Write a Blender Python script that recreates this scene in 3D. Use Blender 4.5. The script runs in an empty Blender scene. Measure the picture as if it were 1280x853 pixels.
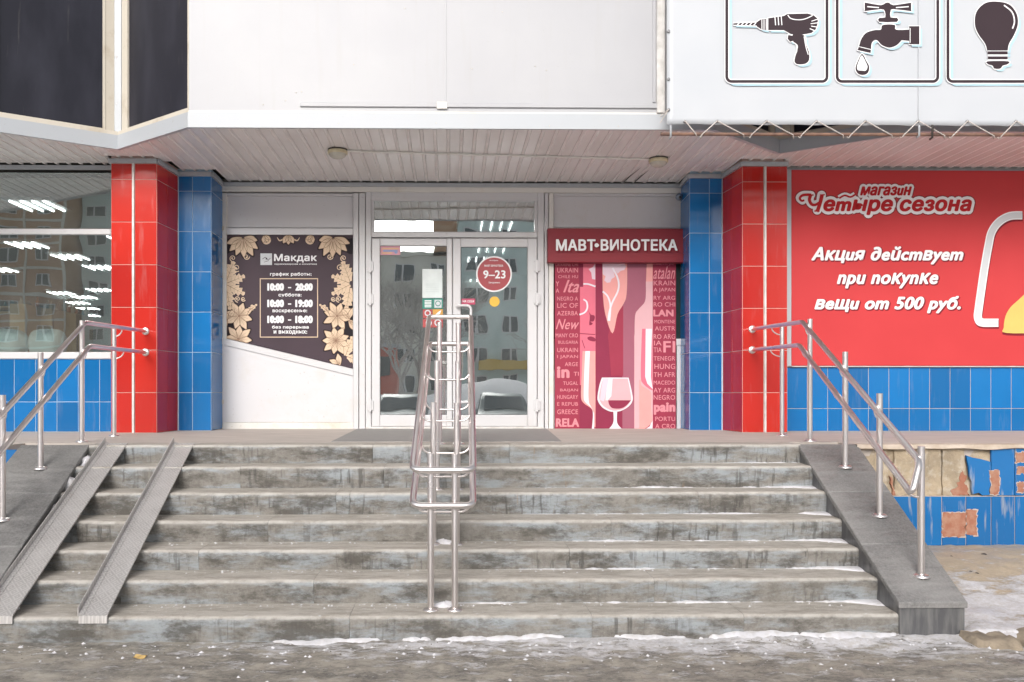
import bpy, math, random
from mathutils import Vector, noise
R = math.radians
random.seed(7)
SC = bpy.context.scene
COL = SC.collection

# ------------------------------------------------------------------ camera
CZ = 1.476
F = 1050.0
YAW = R(0.9)
PX, PY = 562 + F * math.tan(YAW), 491.0
cam_d = bpy.data.cameras.new('camera'); cam = bpy.data.objects.new('camera', cam_d); COL.objects.link(cam)
cam.location = (0, 0, CZ); cam.rotation_euler = (R(90), 0, -YAW)
cam_d.sensor_width = 36; cam_d.lens = F / 1280 * 36
cam_d.shift_x = (640 - PX) / 1280; cam_d.shift_y = (PY - 426.5) / 1280
cam_d.clip_start = .05; cam_d.clip_end = 600
SC.camera = cam

# ------------------------------------------------------------------ sky, sun, exposure
SUN_EL, SUN_AZ = 27, 194          # degrees; behind the camera, a little to the left
w = bpy.data.worlds.new('World'); SC.world = w; w.use_nodes = True
nt = w.node_tree; nt.nodes.clear()
sky = nt.nodes.new('ShaderNodeTexSky'); sky.sky_type = 'NISHITA'; sky.sun_disc = False
sky.sun_elevation = R(SUN_EL); sky.sun_rotation = R(SUN_AZ); sky.air_density = 1.0; sky.dust_density = 4.0
hs = nt.nodes.new('ShaderNodeHueSaturation'); hs.inputs['Saturation'].default_value = .22
bg = nt.nodes.new('ShaderNodeBackground'); bg.inputs[1].default_value = .15
wo = nt.nodes.new('ShaderNodeOutputWorld')
nt.links.new(sky.outputs[0], hs.inputs['Color']); nt.links.new(hs.outputs[0], bg.inputs[0]); nt.links.new(bg.outputs[0], wo.inputs[0])
sd = bpy.data.lights.new('sun', 'SUN'); sd.energy = 1.2; sd.angle = R(35); sd.color = (1, .955, .92)
sun = bpy.data.objects.new('sun', sd); COL.objects.link(sun)
az = R(SUN_AZ)
sun_dir = Vector((math.sin(az) * math.cos(R(SUN_EL)), math.cos(az) * math.cos(R(SUN_EL)), math.sin(R(SUN_EL))))
sun.rotation_euler = (-sun_dir).to_track_quat('-Z', 'Y').to_euler()
sun.location = (0, -5, 20)
SC.view_settings.view_transform = 'Standard'; SC.view_settings.look = 'None'
SC.view_settings.gamma = 1; SC.view_settings.exposure = 0.38

# ------------------------------------------------------------------ pixel measures of the photo -> metres
def W(px, py, D):
    u = (px - PX) / F; v = -(py - PY) / F
    t = D / (math.cos(YAW) - u * math.sin(YAW))
    return Vector((t * (math.sin(YAW) + u * math.cos(YAW)), D, CZ + v * t))
def X(px, D): return W(px, 491, D).x
def Z(py, D, px=562): return W(px, py, D).z

# ------------------------------------------------------------------ materials
MATS = {}
def new_mat(name):
    m = bpy.data.materials.new(name); m.use_nodes = True; t = m.node_tree
    b = t.nodes['Principled BSDF']; MATS[name] = m
    return m, t, b
def N(t, kind, **kw):
    n = t.nodes.new(kind)
    for k, v in kw.items():
        if k.startswith('i_'): n.inputs[k[2:].replace('_', ' ')].default_value = v
        else: setattr(n, k, v)
    return n
def coords(t, scale=(1, 1, 1), obj=False, rnd=False):
    tc = N(t, 'ShaderNodeTexCoord'); mp = N(t, 'ShaderNodeMapping'); mp.inputs['Scale'].default_value = scale
    if obj: t.links.new(tc.outputs['Object'], mp.inputs[0])
    else:
        g = N(t, 'ShaderNodeNewGeometry'); t.links.new(g.outputs['Position'], mp.inputs[0])
    if rnd:
        oi = N(t, 'ShaderNodeObjectInfo'); mm = N(t, 'ShaderNodeMath', operation='MULTIPLY'); mm.inputs[1].default_value = 40
        t.links.new(oi.outputs['Random'], mm.inputs[0]); t.links.new(mm.outputs[0], mp.inputs['Location'])
    return mp.outputs[0]
def noise_f(t, vec, scale, detail=4, lo=.4, hi=.6, rough=.55, inv=False):
    n = N(t, 'ShaderNodeTexNoise'); n.inputs['Scale'].default_value = scale; n.inputs['Detail'].default_value = detail
    n.inputs['Roughness'].default_value = rough
    t.links.new(vec, n.inputs['Vector'])
    mr = N(t, 'ShaderNodeMapRange'); mr.inputs[1].default_value = lo; mr.inputs[2].default_value = hi
    if inv: mr.inputs[3].default_value = 1; mr.inputs[4].default_value = 0
    t.links.new(n.outputs[0], mr.inputs[0])
    return mr.outputs[0], n.outputs[0]
def mix(t, fac, a, b):
    m = N(t, 'ShaderNodeMix', data_type='RGBA')
    for s, v in ((m.inputs[0], fac), (m.inputs[6], a), (m.inputs[7], b)):
        if isinstance(v, (int, float)): s.default_value = v
        elif isinstance(v, tuple): s.default_value = (*v, 1)
        else: t.links.new(v, s)
    return m.outputs[2]
def mth(t, op, a, b=0.0):
    m = N(t, 'ShaderNodeMath', operation=op)
    for s, v in ((m.inputs[0], a), (m.inputs[1], b)):
        if isinstance(v, (int, float)): s.default_value = v
        else: t.links.new(v, s)
    return m.outputs[0]
def bump(t, b, h, strength=.3, dist=.01):
    bp = N(t, 'ShaderNodeBump'); bp.inputs['Strength'].default_value = strength; bp.inputs['Distance'].default_value = dist
    t.links.new(h, bp.inputs['Height']); t.links.new(bp.outputs[0], b.inputs['Normal'])
def setc(t, b, c):
    if isinstance(c, tuple): b.inputs['Base Color'].default_value = (*c, 1)
    else: t.links.new(c, b.inputs['Base Color'])

def simple(name, c, rough=.5, metal=0, c2=None, sc=6, lo=.35, hi=.7, bmp=.15, dist=.004, stretch=(1, 1, 1), rnd=False, coat=0, spec=.5):
    m, t, b = new_mat(name)
    v = coords(t, stretch, rnd=rnd)
    f, raw = noise_f(t, v, sc, 6, lo, hi)
    setc(t, b, mix(t, f, c, c2 if c2 else tuple(x * .85 for x in c)))
    b.inputs['Roughness'].default_value = rough; b.inputs['Metallic'].default_value = metal
    b.inputs['Coat Weight'].default_value = coat; b.inputs['Coat Roughness'].default_value = .08
    b.inputs['Specular IOR Level'].default_value = spec
    if bmp: bump(t, b, raw, bmp, dist)
    return m

def tile_mat(name, c, c2, dirt=.10):
    m, t, b = new_mat(name)
    oi = N(t, 'ShaderNodeObjectInfo')
    v = coords(t, rnd=False)
    vs = coords(t, (9, 9, 1.2))
    f, raw = noise_f(t, v, 1.5, 3, .3, .7)
    fs, rs = noise_f(t, vs, 2.0, 5, .58, .75)
    col = mix(t, oi.outputs['Random'], c, c2)
    col = mix(t, mth(t, 'MULTIPLY', f, .4), col, tuple(x * .85 for x in c2))
    grime = mix(t, mth(t, 'MULTIPLY', fs, dirt), col, (.35, .33, .32) if dirt < .5 else (.50, .47, .40))
    setc(t, b, grime)
    b.inputs['Roughness'].default_value = .16
    f3, r3 = noise_f(t, v, 5, 2, 0, 1)
    mr = N(t, 'ShaderNodeMapRange'); mr.inputs[3].default_value = .13; mr.inputs[4].default_value = .24
    t.links.new(fs, mr.inputs[0]); t.links.new(mr.outputs[0], b.inputs['Roughness'])
    bump(t, b, r3, .12, .01)
    return m
M_RED = tile_mat('red glazed tile', (.60, .030, .017), (.44, .019, .014))
M_BLUE = tile_mat('blue glazed tile', (.007, .175, .48), (.006, .122, .34))
M_BLUE_OLD = tile_mat('stained old blue tile', (.010, .155, .42), (.012, .12, .33), .75)
M_GROUT_R = simple('grout of red tiles', (.72, .50, .44), .9)
M_GROUT_B = simple('grout of blue tiles', (.52, .66, .78), .9)
M_STRIP = simple('galvanised strip', (.72, .70, .68), .45, 0, (.5, .48, .45), 10)

def white_mat(name, c=(.80, .79, .80), dirt=(.50, .42, .30), amt=.35, rough=.38, sc=(1, 1, 1)):
    m, t, b = new_mat(name)
    v = coords(t, sc); f, raw = noise_f(t, v, 3.0, 7, .54, .78, .65)
    f2, r2 = noise_f(t, v, 40, 4, .68, .74, .5)
    c1 = mix(t, mth(t, 'MULTIPLY', f, amt), c, dirt)
    setc(t, b, mix(t, mth(t, 'MULTIPLY', f2, .35), c1, (.25, .2, .15)))
    b.inputs['Roughness'].default_value = rough
    bump(t, b, raw, .05, .01)
    return m
M_WHITE = white_mat('white painted panel', (.63, .62, .635), amt=.26)
M_PVC = white_mat('white plastic profile', (.62, .615, .625), amt=.18, rough=.3)
M_FASCIA = white_mat('white sheet metal', (.42, .44, .465), amt=.10)
def upper_mat():
    m, t, b = new_mat('white facade panel')
    v = coords(t); f, raw = noise_f(t, v, .8, 5, .35, .65); fs, _ = noise_f(t, coords(t, (7, 7, .5)), 1.6, 6, .55, .72); fd, _ = noise_f(t, coords(t), 45, 3, .70, .74)
    c = mix(t, f, (.42, .42, .435), (.385, .385, .405)); c = mix(t, mth(t, 'MULTIPLY', fs, .22), c, (.36, .34, .32))
    setc(t, b, mix(t, mth(t, 'MULTIPLY', fd, .25), c, (.3, .28, .26))); b.inputs['Roughness'].default_value = .4
    bump(t, b, raw, .12, .03); return m
M_UPPER = upper_mat()
M_BEIGE = white_mat('weathered beige frame', (.58, .53, .45), (.33, .25, .15), .7, .6)
M_OLDWHITE = white_mat('aged white paint', (.72, .70, .66), (.50, .40, .26), .6, .55)
def slat_mat():
    m, t, b = new_mat('enamelled soffit slat')
    oi = N(t, 'ShaderNodeObjectInfo')
    v = coords(t, (1, .6, 1)); f, raw = noise_f(t, v, 2.2, 5, .35, .75)
    c = mix(t, oi.outputs['Random'], (.86, .825, .81), (.81, .78, .765))
    setc(t, b, mix(t, mth(t, 'MULTIPLY', f, .4), c, (.54, .51, .47)))
    b.inputs['Roughness'].default_value = .24; b.inputs['Metallic'].default_value = .0
    bump(t, b, raw, .08, .01)
    return m
M_SLAT = slat_mat()
M_FILL = simple('soffit filler strip', (.86, .83, .81), .5)  # paler strip colour stands in for the highlights between the slats
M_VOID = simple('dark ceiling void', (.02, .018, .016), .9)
M_WALLIN = simple('plaster', (.5, .48, .45), .8)
M_DARKPANE = None

def glass_mat(name, refl=.16, dust_haze=.05, tint=(.86, .92, .91), wav=.02, wsc=1.3):
    m = bpy.data.materials.new(name); m.use_nodes = True; t = m.node_tree; t.nodes.clear()
    o = N(t, 'ShaderNodeOutputMaterial'); mx = N(t, 'ShaderNodeMixShader')
    tr = N(t, 'ShaderNodeBsdfTransparent'); tr.inputs[0].default_value = (*tint, 1)
    gl = N(t, 'ShaderNodeBsdfGlossy'); gl.inputs['Roughness'].default_value = .0; gl.inputs[0].default_value = (.93, .97, .97, 1)
    fr = N(t, 'ShaderNodeFresnel'); fr.inputs[0].default_value = 1.5
    f = mth(t, 'ADD', fr.outputs[0], refl)
    v = coords(t, (1, 1, 1)); fz, raw = noise_f(t, v, wsc, 2, 0, 1)
    bp = N(t, 'ShaderNodeBump'); bp.inputs['Strength'].default_value = 1; bp.inputs['Distance'].default_value = wav
    t.links.new(raw, bp.inputs['Height']); t.links.new(bp.outputs[0], gl.inputs['Normal'])
    t.links.new(f, mx.inputs[0]); t.links.new(tr.outputs[0], mx.inputs[1]); t.links.new(gl.outputs[0], mx.inputs[2])
    df = N(t, 'ShaderNodeBsdfDiffuse'); df.inputs[0].default_value = (.8, .82, .82, 1); m2 = N(t, 'ShaderNodeMixShader')     # dusty film, put in as pale haze to lift the dark reflections
    fd, _ = noise_f(t, coords(t, (1.5, 1.5, .8)), 2.5, 6, .3, .8, .6)
    t.links.new(mth(t, 'ADD', mth(t, 'MULTIPLY', fd, dust_haze), dust_haze * .4), m2.inputs[0]); t.links.new(mx.outputs[0], m2.inputs[1]); t.links.new(df.outputs[0], m2.inputs[2])
    t.links.new(m2.outputs[0], o.inputs[0])
    return m
M_GLASS = glass_mat('door glass', .50, .06, wav=.0015, wsc=1.4)
M_GLASSW = glass_mat('shop window glass', .22, .04, wav=.003, wsc=.9)

def dark_pane():
    m, t, b = new_mat('dark dusty panel glass')
    v = coords(t, (1, 1, .35)); f, raw = noise_f(t, v, 3, 6, .45, .75)
    v2 = coords(t, (14, 14, 1)); f2, r2 = noise_f(t, v2, 2, 4, .66, .78)
    c = mix(t, mth(t, 'MULTIPLY', f, .5), (.014, .014, .022), (.045, .045, .062))
    setc(t, b, mix(t, mth(t, 'MULTIPLY', f2, .35), c, (.14, .13, .12)))
    b.inputs['Roughness'].default_value = .3; b.inputs['Specular IOR Level'].default_value = .3
    return m
M_DARKPANE = dark_pane()

def steel():
    m, t, b = new_mat('polished stainless steel')
    setc(t, b, (.80, .75, .735)); b.inputs['Metallic'].default_value = 1
    v = coords(t, (1, 1, 1)); f, raw = noise_f(t, v, 3, 3, .3, .7)
    mr = N(t, 'ShaderNodeMapRange'); mr.inputs[3].default_value = .27; mr.inputs[4].default_value = .33
    t.links.new(f, mr.inputs[0]); t.links.new(mr.outputs[0], b.inputs['Roughness'])
    return m
M_STEEL = steel()

def concrete_step():
    m, t, b = new_mat('worn painted concrete')
    v = coords(t, rnd=True); g = N(t, 'ShaderNodeNewGeometry'); sx = N(t, 'ShaderNodeSeparateXYZ'); t.links.new(g.outputs['Normal'], sx.inputs[0])
    up = N(t, 'ShaderNodeMapRange'); up.inputs[1].default_value = .35; up.inputs[2].default_value = .8; t.links.new(sx.outputs[2], up.inputs[0])
    vs = coords(t, (1, 1, 4.5), rnd=True); fp, rp = noise_f(t, vs, 1.7, 12, .46, .58, .72)          # pale paint left on the risers
    fd, rd = noise_f(t, coords(t, (1.3, 1.3, 3), rnd=True), 1.9, 12, .49, .60, .76)                  # dark damp stains
    fst, rst = noise_f(t, coords(t, (30, 30, 2.0), rnd=True), 1.2, 4, .54, .64)                # runs
    fst2, _ = noise_f(t, v, 1.1, 2, .45, .6)
    ft, rt = noise_f(t, v, 9, 12, .40, .60, .85)
    fr, rr = noise_f(t, coords(t, (30, 30, 1)), .5, 3, .70, .78)
    riser = mix(t, ft, (.29, .275, .25), (.185, .17, .15))
    riser = mix(t, mth(t, 'MULTIPLY', fp, .62), riser, (.37, .42, .46))
    riser = mix(t, mth(t, 'MULTIPLY', fd, .82), riser, (.085, .077, .066))
    riser = mix(t, mth(t, 'MULTIPLY', mth(t, 'MULTIPLY', fst, fst2), .7), riser, (.07, .065, .06))
    riser = mix(t, mth(t, 'MULTIPLY', fr, .6), riser, (.33, .19, .08))
    tr1, _ = noise_f(t, coords(t, (1, 3, 1), rnd=True), 4, 12, .44, .57, .84)
    tread = mix(t, tr1, (.52, .48, .43), (.36, .325, .28))
    fs, _ = noise_f(t, coords(t, (1, 2.5, 1)), 16, 5, .63, .70, .6)
    tread = mix(t, mth(t, 'MULTIPLY', fs, .8), tread, (.62, .62, .63))
    e1 = N(t, 'ShaderNodeMapRange'); e1.inputs[1].default_value = .12; e1.inputs[2].default_value = .45; t.links.new(sx.outputs[2], e1.inputs[0])
    e2 = N(t, 'ShaderNodeMapRange'); e2.inputs[1].default_value = .90; e2.inputs[2].default_value = .99; e2.inputs[3].default_value = 1; e2.inputs[4].default_value = 0; t.links.new(sx.outputs[2], e2.inputs[0])
    fe, _ = noise_f(t, coords(t, (1, 1, 1), rnd=True), 9, 6, .40, .58, .7)
    worn = mth(t, 'MULTIPLY', mth(t, 'MULTIPLY', e1.outputs[0], e2.outputs[0]), mth(t, 'MULTIPLY', fe, .55))
    setc(t, b, mix(t, worn, mix(t, up.outputs[0], riser, tread), (.60, .58, .54)))
    b.inputs['Roughness'].default_value = .75
    fb, rb = noise_f(t, v, 60, 6, 0, 1, .7)
    bump(t, b, mth(t, 'ADD', rb, mth(t, 'MULTIPLY', rt, 1.5)), .9, .008)
    return m
M_STEP = concrete_step()

def granite():
    m, t, b = new_mat('wet grey granite')
    v = coords(t); f, raw = noise_f(t, v, 55, 12, .42, .58, .9)
    mp = N(t, 'ShaderNodeMapping'); mp.inputs['Rotation'].default_value = (0, 0, R(-14)); mp.inputs['Scale'].default_value = (1.6, 16, 7)
    t.links.new(v, mp.inputs[0])
    fw, rw = noise_f(t, mp.outputs[0], 1.6, 5, .44, .60)
    c = mix(t, f, (.23, .225, .22), (.085, .083, .082))
    f6, _ = noise_f(t, v, 1.6, 5, .4, .62)
    c = mix(t, mth(t, 'MULTIPLY', f6, .45), c, (.33, .32, .31))
    setc(t, b, mix(t, mth(t, 'MULTIPLY', fw, .20), c, (.34, .33, .32)))
    mr = N(t, 'ShaderNodeMapRange'); mr.inputs[3].default_value = .28; mr.inputs[4].default_value = .7
    t.links.new(fw, mr.inputs[0]); t.links.new(mr.outputs[0], b.inputs['Roughness'])
    bump(t, b, raw, .15, .002)
    return m
M_GRANITE = granite()
M_GRSIDE = simple('damp dark granite side', (.085, .085, .09), .4, 0, (.17, .168, .165), 2.5, .42, .72, .1, .004, (9, 9, 1.6))  # darker, streaked tone for the wall's front and side faces

def ground_mat():
    m, t, b = new_mat('asphalt under dirty snow and sand')
    v = coords(t); g = N(t, 'ShaderNodeNewGeometry'); sx = N(t, 'ShaderNodeSeparateXYZ'); t.links.new(g.outputs['Position'], sx.inputs[0])
    fa, ra = noise_f(t, coords(t, (1, 1.8, 1)), 3.2, 12, .44, .58, .82)
    fb, rb = noise_f(t, v, 30, 10, .42, .62, .8)
    c = mix(t, fa, (.13, .12, .108), (.37, .335, .285))
    c = mix(t, mth(t, 'MULTIPLY', fb, .55), c, (.38, .345, .29))
    # trodden sand on the raised strip at the right
    rx = N(t, 'ShaderNodeMapRange'); rx.inputs[1].default_value = 3.05; rx.inputs[2].default_value = 3.35; t.links.new(sx.outputs[0], rx.inputs[0])
    ry = N(t, 'ShaderNodeMapRange'); ry.inputs[1].default_value = 4.95; ry.inputs[2].default_value = 5.15; t.links.new(sx.outputs[1], ry.inputs[0])
    sand = mix(t, fb, (.47, .38, .28), (.38, .31, .23))
    c = mix(t, mth(t, 'MULTIPLY', rx.outputs[0], ry.outputs[0]), c, sand)
    # snow: a drift along the foot of the steps, thinner elsewhere
    d = N(t, 'ShaderNodeMapRange'); d.inputs[1].default_value = 4.5; d.inputs[2].default_value = 5.0; t.links.new(sx.outputs[1], d.inputs[0])
    xr = N(t, 'ShaderNodeMapRange'); xr.inputs[1].default_value = -2.2; xr.inputs[2].default_value = .9; t.links.new(sx.outputs[0], xr.inputs[0])
    bias = mth(t, 'MULTIPLY', d.outputs[0], mth(t, 'ADD', mth(t, 'MULTIPLY', xr.outputs[0], .17), .02))
    # end of the drift beyond the foot of the cheek wall
    yf = N(t, 'ShaderNodeMapRange'); yf.inputs[1].default_value = 5.5; yf.inputs[2].default_value = 6.1; yf.inputs[3].default_value = 1; yf.inputs[4].default_value = 0
    t.links.new(sx.outputs[1], yf.inputs[0])
    bias = mth(t, 'MULTIPLY', bias, yf.outputs[0])
    n1 = N(t, 'ShaderNodeTexNoise'); n1.inputs['Scale'].default_value = 4.6; n1.inputs['Detail'].default_value = 12; n1.inputs['Roughness'].default_value = .78
    t.links.new(coords(t, (1, 2.2, 1)), n1.inputs['Vector'])
    sm = N(t, 'ShaderNodeMapRange'); sm.inputs[1].default_value = .545; sm.inputs[2].default_value = .63
    t.links.new(mth(t, 'ADD', n1.outputs[0], bias), sm.inputs[0])
    # yard snow, spread nearer and whitened to bounce light under the canopy
    yd = N(t, 'ShaderNodeMapRange'); yd.inputs[1].default_value = 2.5; yd.inputs[2].default_value = .5; t.links.new(sx.outputs[1], yd.inputs[0])
    snow = mth(t, 'MAXIMUM', sm.outputs[0], yd.outputs[0])
    fw_, _ = noise_f(t, v, 2.2, 6, .40, .60, .6)
    wr = N(t, 'ShaderNodeMapRange'); wr.inputs[3].default_value = .35; wr.inputs[4].default_value = .85; t.links.new(fw_, wr.inputs[0]); t.links.new(wr.outputs[0], b.inputs['Roughness'])
    setc(t, b, mix(t, yd.outputs[0], mix(t, snow, c, mix(t, fb, (.62, .61, .635), (.48, .45, .43))), (.84, .84, .85)))
    bump(t, b, mth(t, 'ADD', mth(t, 'MULTIPLY', rb, .7), mth(t, 'MULTIPLY', snow, .6)), .6, .010)
    return m
M_GROUND = ground_mat()
def snow_mat():
    m, t, b = new_mat('dirty snow')
    v = coords(t); f, raw = noise_f(t, v, 22, 6, .45, .7)
    setc(t, b, mix(t, mth(t, 'MULTIPLY', f, .6), (.66, .65, .68), (.50, .47, .44)))
    b.inputs['Roughness'].default_value = .7; b.inputs['Subsurface Weight'].default_value = .0
    bump(t, b, raw, .6, .006)
    return m
M_SNOW = snow_mat()
M_PLAT = simple('trodden screed', (.54, .48, .43), .8, 0, (.44, .39, .35), 3, .3, .7, .4, .004, (1, 3, 1))
M_MAT = simple('ribbed rubber mat', (.26, .25, .24), .9, 0, (.32, .305, .29), 12, stretch=(1, 5, 1), bmp=.5)
def rough_wall():
    m, t, b = new_mat('crumbling mortar')
    v = coords(t); f, raw = noise_f(t, v, 5, 8, .38, .62, .7); f2, r2 = noise_f(t, v, 14, 6, .5, .62, .6)
    f3, r3 = noise_f(t, v, 3.3, 5, .60, .66, .6)
    c = mix(t, f, (.46, .37, .26), (.30, .245, .175))
    c = mix(t, mth(t, 'MULTIPLY', f2, .45), c, (.56, .51, .44))
    setc(t, b, mix(t, mth(t, 'MULTIPLY', f3, .7), c, (.45, .20, .12)))
    b.inputs['Roughness'].default_value = .95
    bump(t, b, raw, 1.0, .03)
    return m
M_MORTAR = rough_wall()
M_TERRA = simple('bare terracotta', (.33, .135, .085), .9, 0, (.40, .22, .15), 16, .4, .65, .9, .01)
M_SCREED = simple('pale render lip', (.58, .50, .42), .9, 0, (.44, .36, .28), 9, .35, .65, .7, .01)

def flat(name, c, rough=.55, spec=.15): return simple(name, c, rough, 0, tuple(x * .93 for x in c), 5, .3, .7, .04, .004, spec=spec)
# ------------------------------------------------------------------ mesh helpers
class MB:
    def __init__(s): s.v = []; s.f = []; s.sm = []
    def add(s, vs, fs, smooth=False):
        o = len(s.v); s.v += [tuple(v) for v in vs]
        for f in fs: s.f.append(tuple(i + o for i in f)); s.sm.append(smooth)
    def box(s, x0, x1, y0, y1, z0, z1, c=0.0):
        # box with the front (-y) rim chamfered by c
        if x0 > x1: x0, x1 = x1, x0
        if y0 > y1: y0, y1 = y1, y0
        if z0 > z1: z0, z1 = z1, z0
        if c <= 0:
            vs = [(x0, y0, z0), (x1, y0, z0), (x1, y0, z1), (x0, y0, z1), (x0, y1, z0), (x1, y1, z0), (x1, y1, z1), (x0, y1, z1)]
            s.add(vs, [(0, 1, 2, 3), (5, 4, 7, 6), (4, 0, 3, 7), (1, 5, 6, 2), (3, 2, 6, 7), (4, 5, 1, 0)])
        else:
            yc = y0 + c
            vs = [(x0 + c, y0, z0 + c), (x1 - c, y0, z0 + c), (x1 - c, y0, z1 - c), (x0 + c, y0, z1 - c),
                  (x0, yc, z0), (x1, yc, z0), (x1, yc, z1), (x0, yc, z1),
                  (x0, y1, z0), (x1, y1, z0), (x1, y1, z1), (x0, y1, z1)]
            fs = [(0, 1, 2, 3), (9, 8, 11, 10)]
            for k in range(4):
                n = (k + 1) % 4
                fs.append((k + 4, n + 4, n, k)); fs.append((k + 8, n + 8, n + 4, k + 4))
            s.add(vs, fs)
        return s
    def tube(s, pts, r, n=12, cap=True, r1=None, closed=False):
        pts = [Vector(p) for p in pts]; rings = []; m = len(pts)
        up = None
        for i, p in enumerate(pts):
            if closed: d = (pts[(i + 1) % m] - pts[i - 1]).normalized()
            elif i == 0: d = (pts[1] - p).normalized()
            elif i == m - 1: d = (p - pts[i - 1]).normalized()
            else: d = ((pts[i + 1] - p).normalized() + (p - pts[i - 1]).normalized()).normalized()
            if up is None:
                up = Vector((0, 0, 1)) if abs(d.z) < .9 else Vector((1, 0, 0))
                up = (up - d * up.dot(d)).normalized()
            else:
                up = up - d * up.dot(d)
                up = up.normalized() if up.length > 1e-5 else d.orthogonal().normalized()
            q = d.cross(up)
            rr = r if r1 is None else r + (r1 - r) * i / (m - 1)
            rings.append([p + (up * math.cos(a) + q * math.sin(a)) * rr for a in [2 * math.pi * k / n for k in range(n)]])
        vs = [v for rg in rings for v in rg]; fs = []
        for i in range(m if closed else m - 1):
            j = (i + 1) % m
            for k in range(n):
                l = (k + 1) % n
                fs.append((i * n + k, i * n + l, j * n + l, j * n + k))
        s.add(vs, fs, True)
        if cap and not closed:
            s.add(rings[0], [tuple(range(n))[::-1]]); s.add(rings[-1], [tuple(range(n))])
        return s
    def lathe(s, c, prof, n=24, axis='z'):
        vs = []; fs = []; m = len(prof)
        for r, h in prof:
            for k in range(n):
                a = 2 * math.pi * k / n
                p = (r * math.cos(a), r * math.sin(a), h) if axis == 'z' else (r * math.cos(a), h, r * math.sin(a))
                vs.append((c[0] + p[0], c[1] + p[1], c[2] + p[2]))
        for i in range(m - 1):
            for k in range(n):
                l = (k + 1) % n
                f = (i * n + k, i * n + l, (i + 1) * n + l, (i + 1) * n + k)
                fs.append(f if axis == 'z' else f[::-1])
        s.add(vs, fs, True); return s
    def prism(s, pts, t):
        # pts: world points of an outline in one plane (seen from the front), t: vector to the back
        n = len(pts); t = Vector(t)
        s.add([Vector(p) for p in pts] + [Vector(p) + t for p in pts],
              [tuple(range(n))] + [tuple(range(2 * n - 1, n - 1, -1))] + [(i, i + n, (i + 1) % n + n, (i + 1) % n) for i in range(n)])
        return s
    def build(s, name, mat, parent=None, **kw):
        me = bpy.data.meshes.new(name); me.from_pydata(s.v, [], s.f)
        me.polygons.foreach_set('use_smooth', s.sm); me.materials.append(mat); me.update()
        o = bpy.data.objects.new(name, me); COL.objects.link(o)
        if parent is not None: o.parent = parent
        tag(o, **kw)
        return o
def tag(o, label=None, cat=None, group=None, kind=None):
    if label: o['label'] = label
    if cat: o['category'] = cat
    if group: o['group'] = group
    if kind: o['kind'] = kind
    return o
def empty(name, label, cat, loc=(0, 0, 0), group=None, kind=None):
    o = bpy.data.objects.new(name, None); COL.objects.link(o); o.empty_display_size = .1
    # children keep world coordinates: the empty stays at the origin of its thing only when asked
    o.location = loc
    return tag(o, label, cat, group, kind)
def copy_tree(o, parent=None):
    c = o.copy(); COL.objects.link(c); c.parent = parent
    for ch in list(o.children): copy_tree(ch, c)
    return c

CACHE = {}
def piece(name, key, make, mat, parent, loc, rot=(0, 0, 0)):
    """an alike piece sharing its mesh"""
    k = (name, key, mat.name)
    if k not in CACHE:
        mb = make(); me = bpy.data.meshes.new(name); me.from_pydata(mb.v, [], mb.f)
        me.polygons.foreach_set('use_smooth', mb.sm); me.materials.append(mat); me.update(); CACHE[k] = me
    o = bpy.data.objects.new(name, CACHE[k]); COL.objects.link(o); o.parent = parent; o.location = loc; o.rotation_euler = rot
    return o

def pbox(name, x0, y0, x1, y1, D, th, mat, parent, c=.003, **kw):
    """a box whose front, at depth D, spans these pixels of the photo"""
    a = W(x0, y0, D); b = W(x1, y1, D)
    return MB().box(a.x, b.x, D, D + th, b.z, a.z, c).build(name, mat, parent, **kw)

def cr(pts, n=6, closed=False):
    P = [tuple(p) for p in pts]; m = len(P); out = []
    rng = m if closed else m - 1
    for i in range(rng):
        if closed: p0, p1, p2, p3 = P[i - 1], P[i], P[(i + 1) % m], P[(i + 2) % m]
        else: p0, p1, p2, p3 = P[max(i - 1, 0)], P[i], P[i + 1], P[min(i + 2, m - 1)]
        for k in range(n):
            t = k / n
            out.append(tuple(.5 * (2 * b + (c - a) * t + (2 * a - 5 * b + 4 * c - d) * t * t + (3 * b - a - 3 * c + d) * t ** 3)
                             for a, b, c, d in zip(p0, p1, p2, p3)))
    if not closed: out.append(P[-1])
    return out
def clip_poly(pts, clip):
    out = list(pts)
    for i in range(len(clip)):
        a, b = clip[i], clip[(i + 1) % len(clip)]
        ins = lambda p: (b[0] - a[0]) * (p[1] - a[1]) - (b[1] - a[1]) * (p[0] - a[0]) >= 0
        src, out = out, []
        for j in range(len(src)):
            p, q = src[j - 1], src[j]
            ip, iq = ins(p), ins(q)
            if ip != iq:
                d1 = (b[0] - a[0]) * (p[1] - a[1]) - (b[1] - a[1]) * (p[0] - a[0])
                d2 = (b[0] - a[0]) * (q[1] - a[1]) - (b[1] - a[1]) * (q[0] - a[0])
                t = d1 / (d1 - d2); out.append((p[0] + (q[0] - p[0]) * t, p[1] + (q[1] - p[1]) * t))
            if iq: out.append(q)
        if not out: return []
    return out
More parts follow.
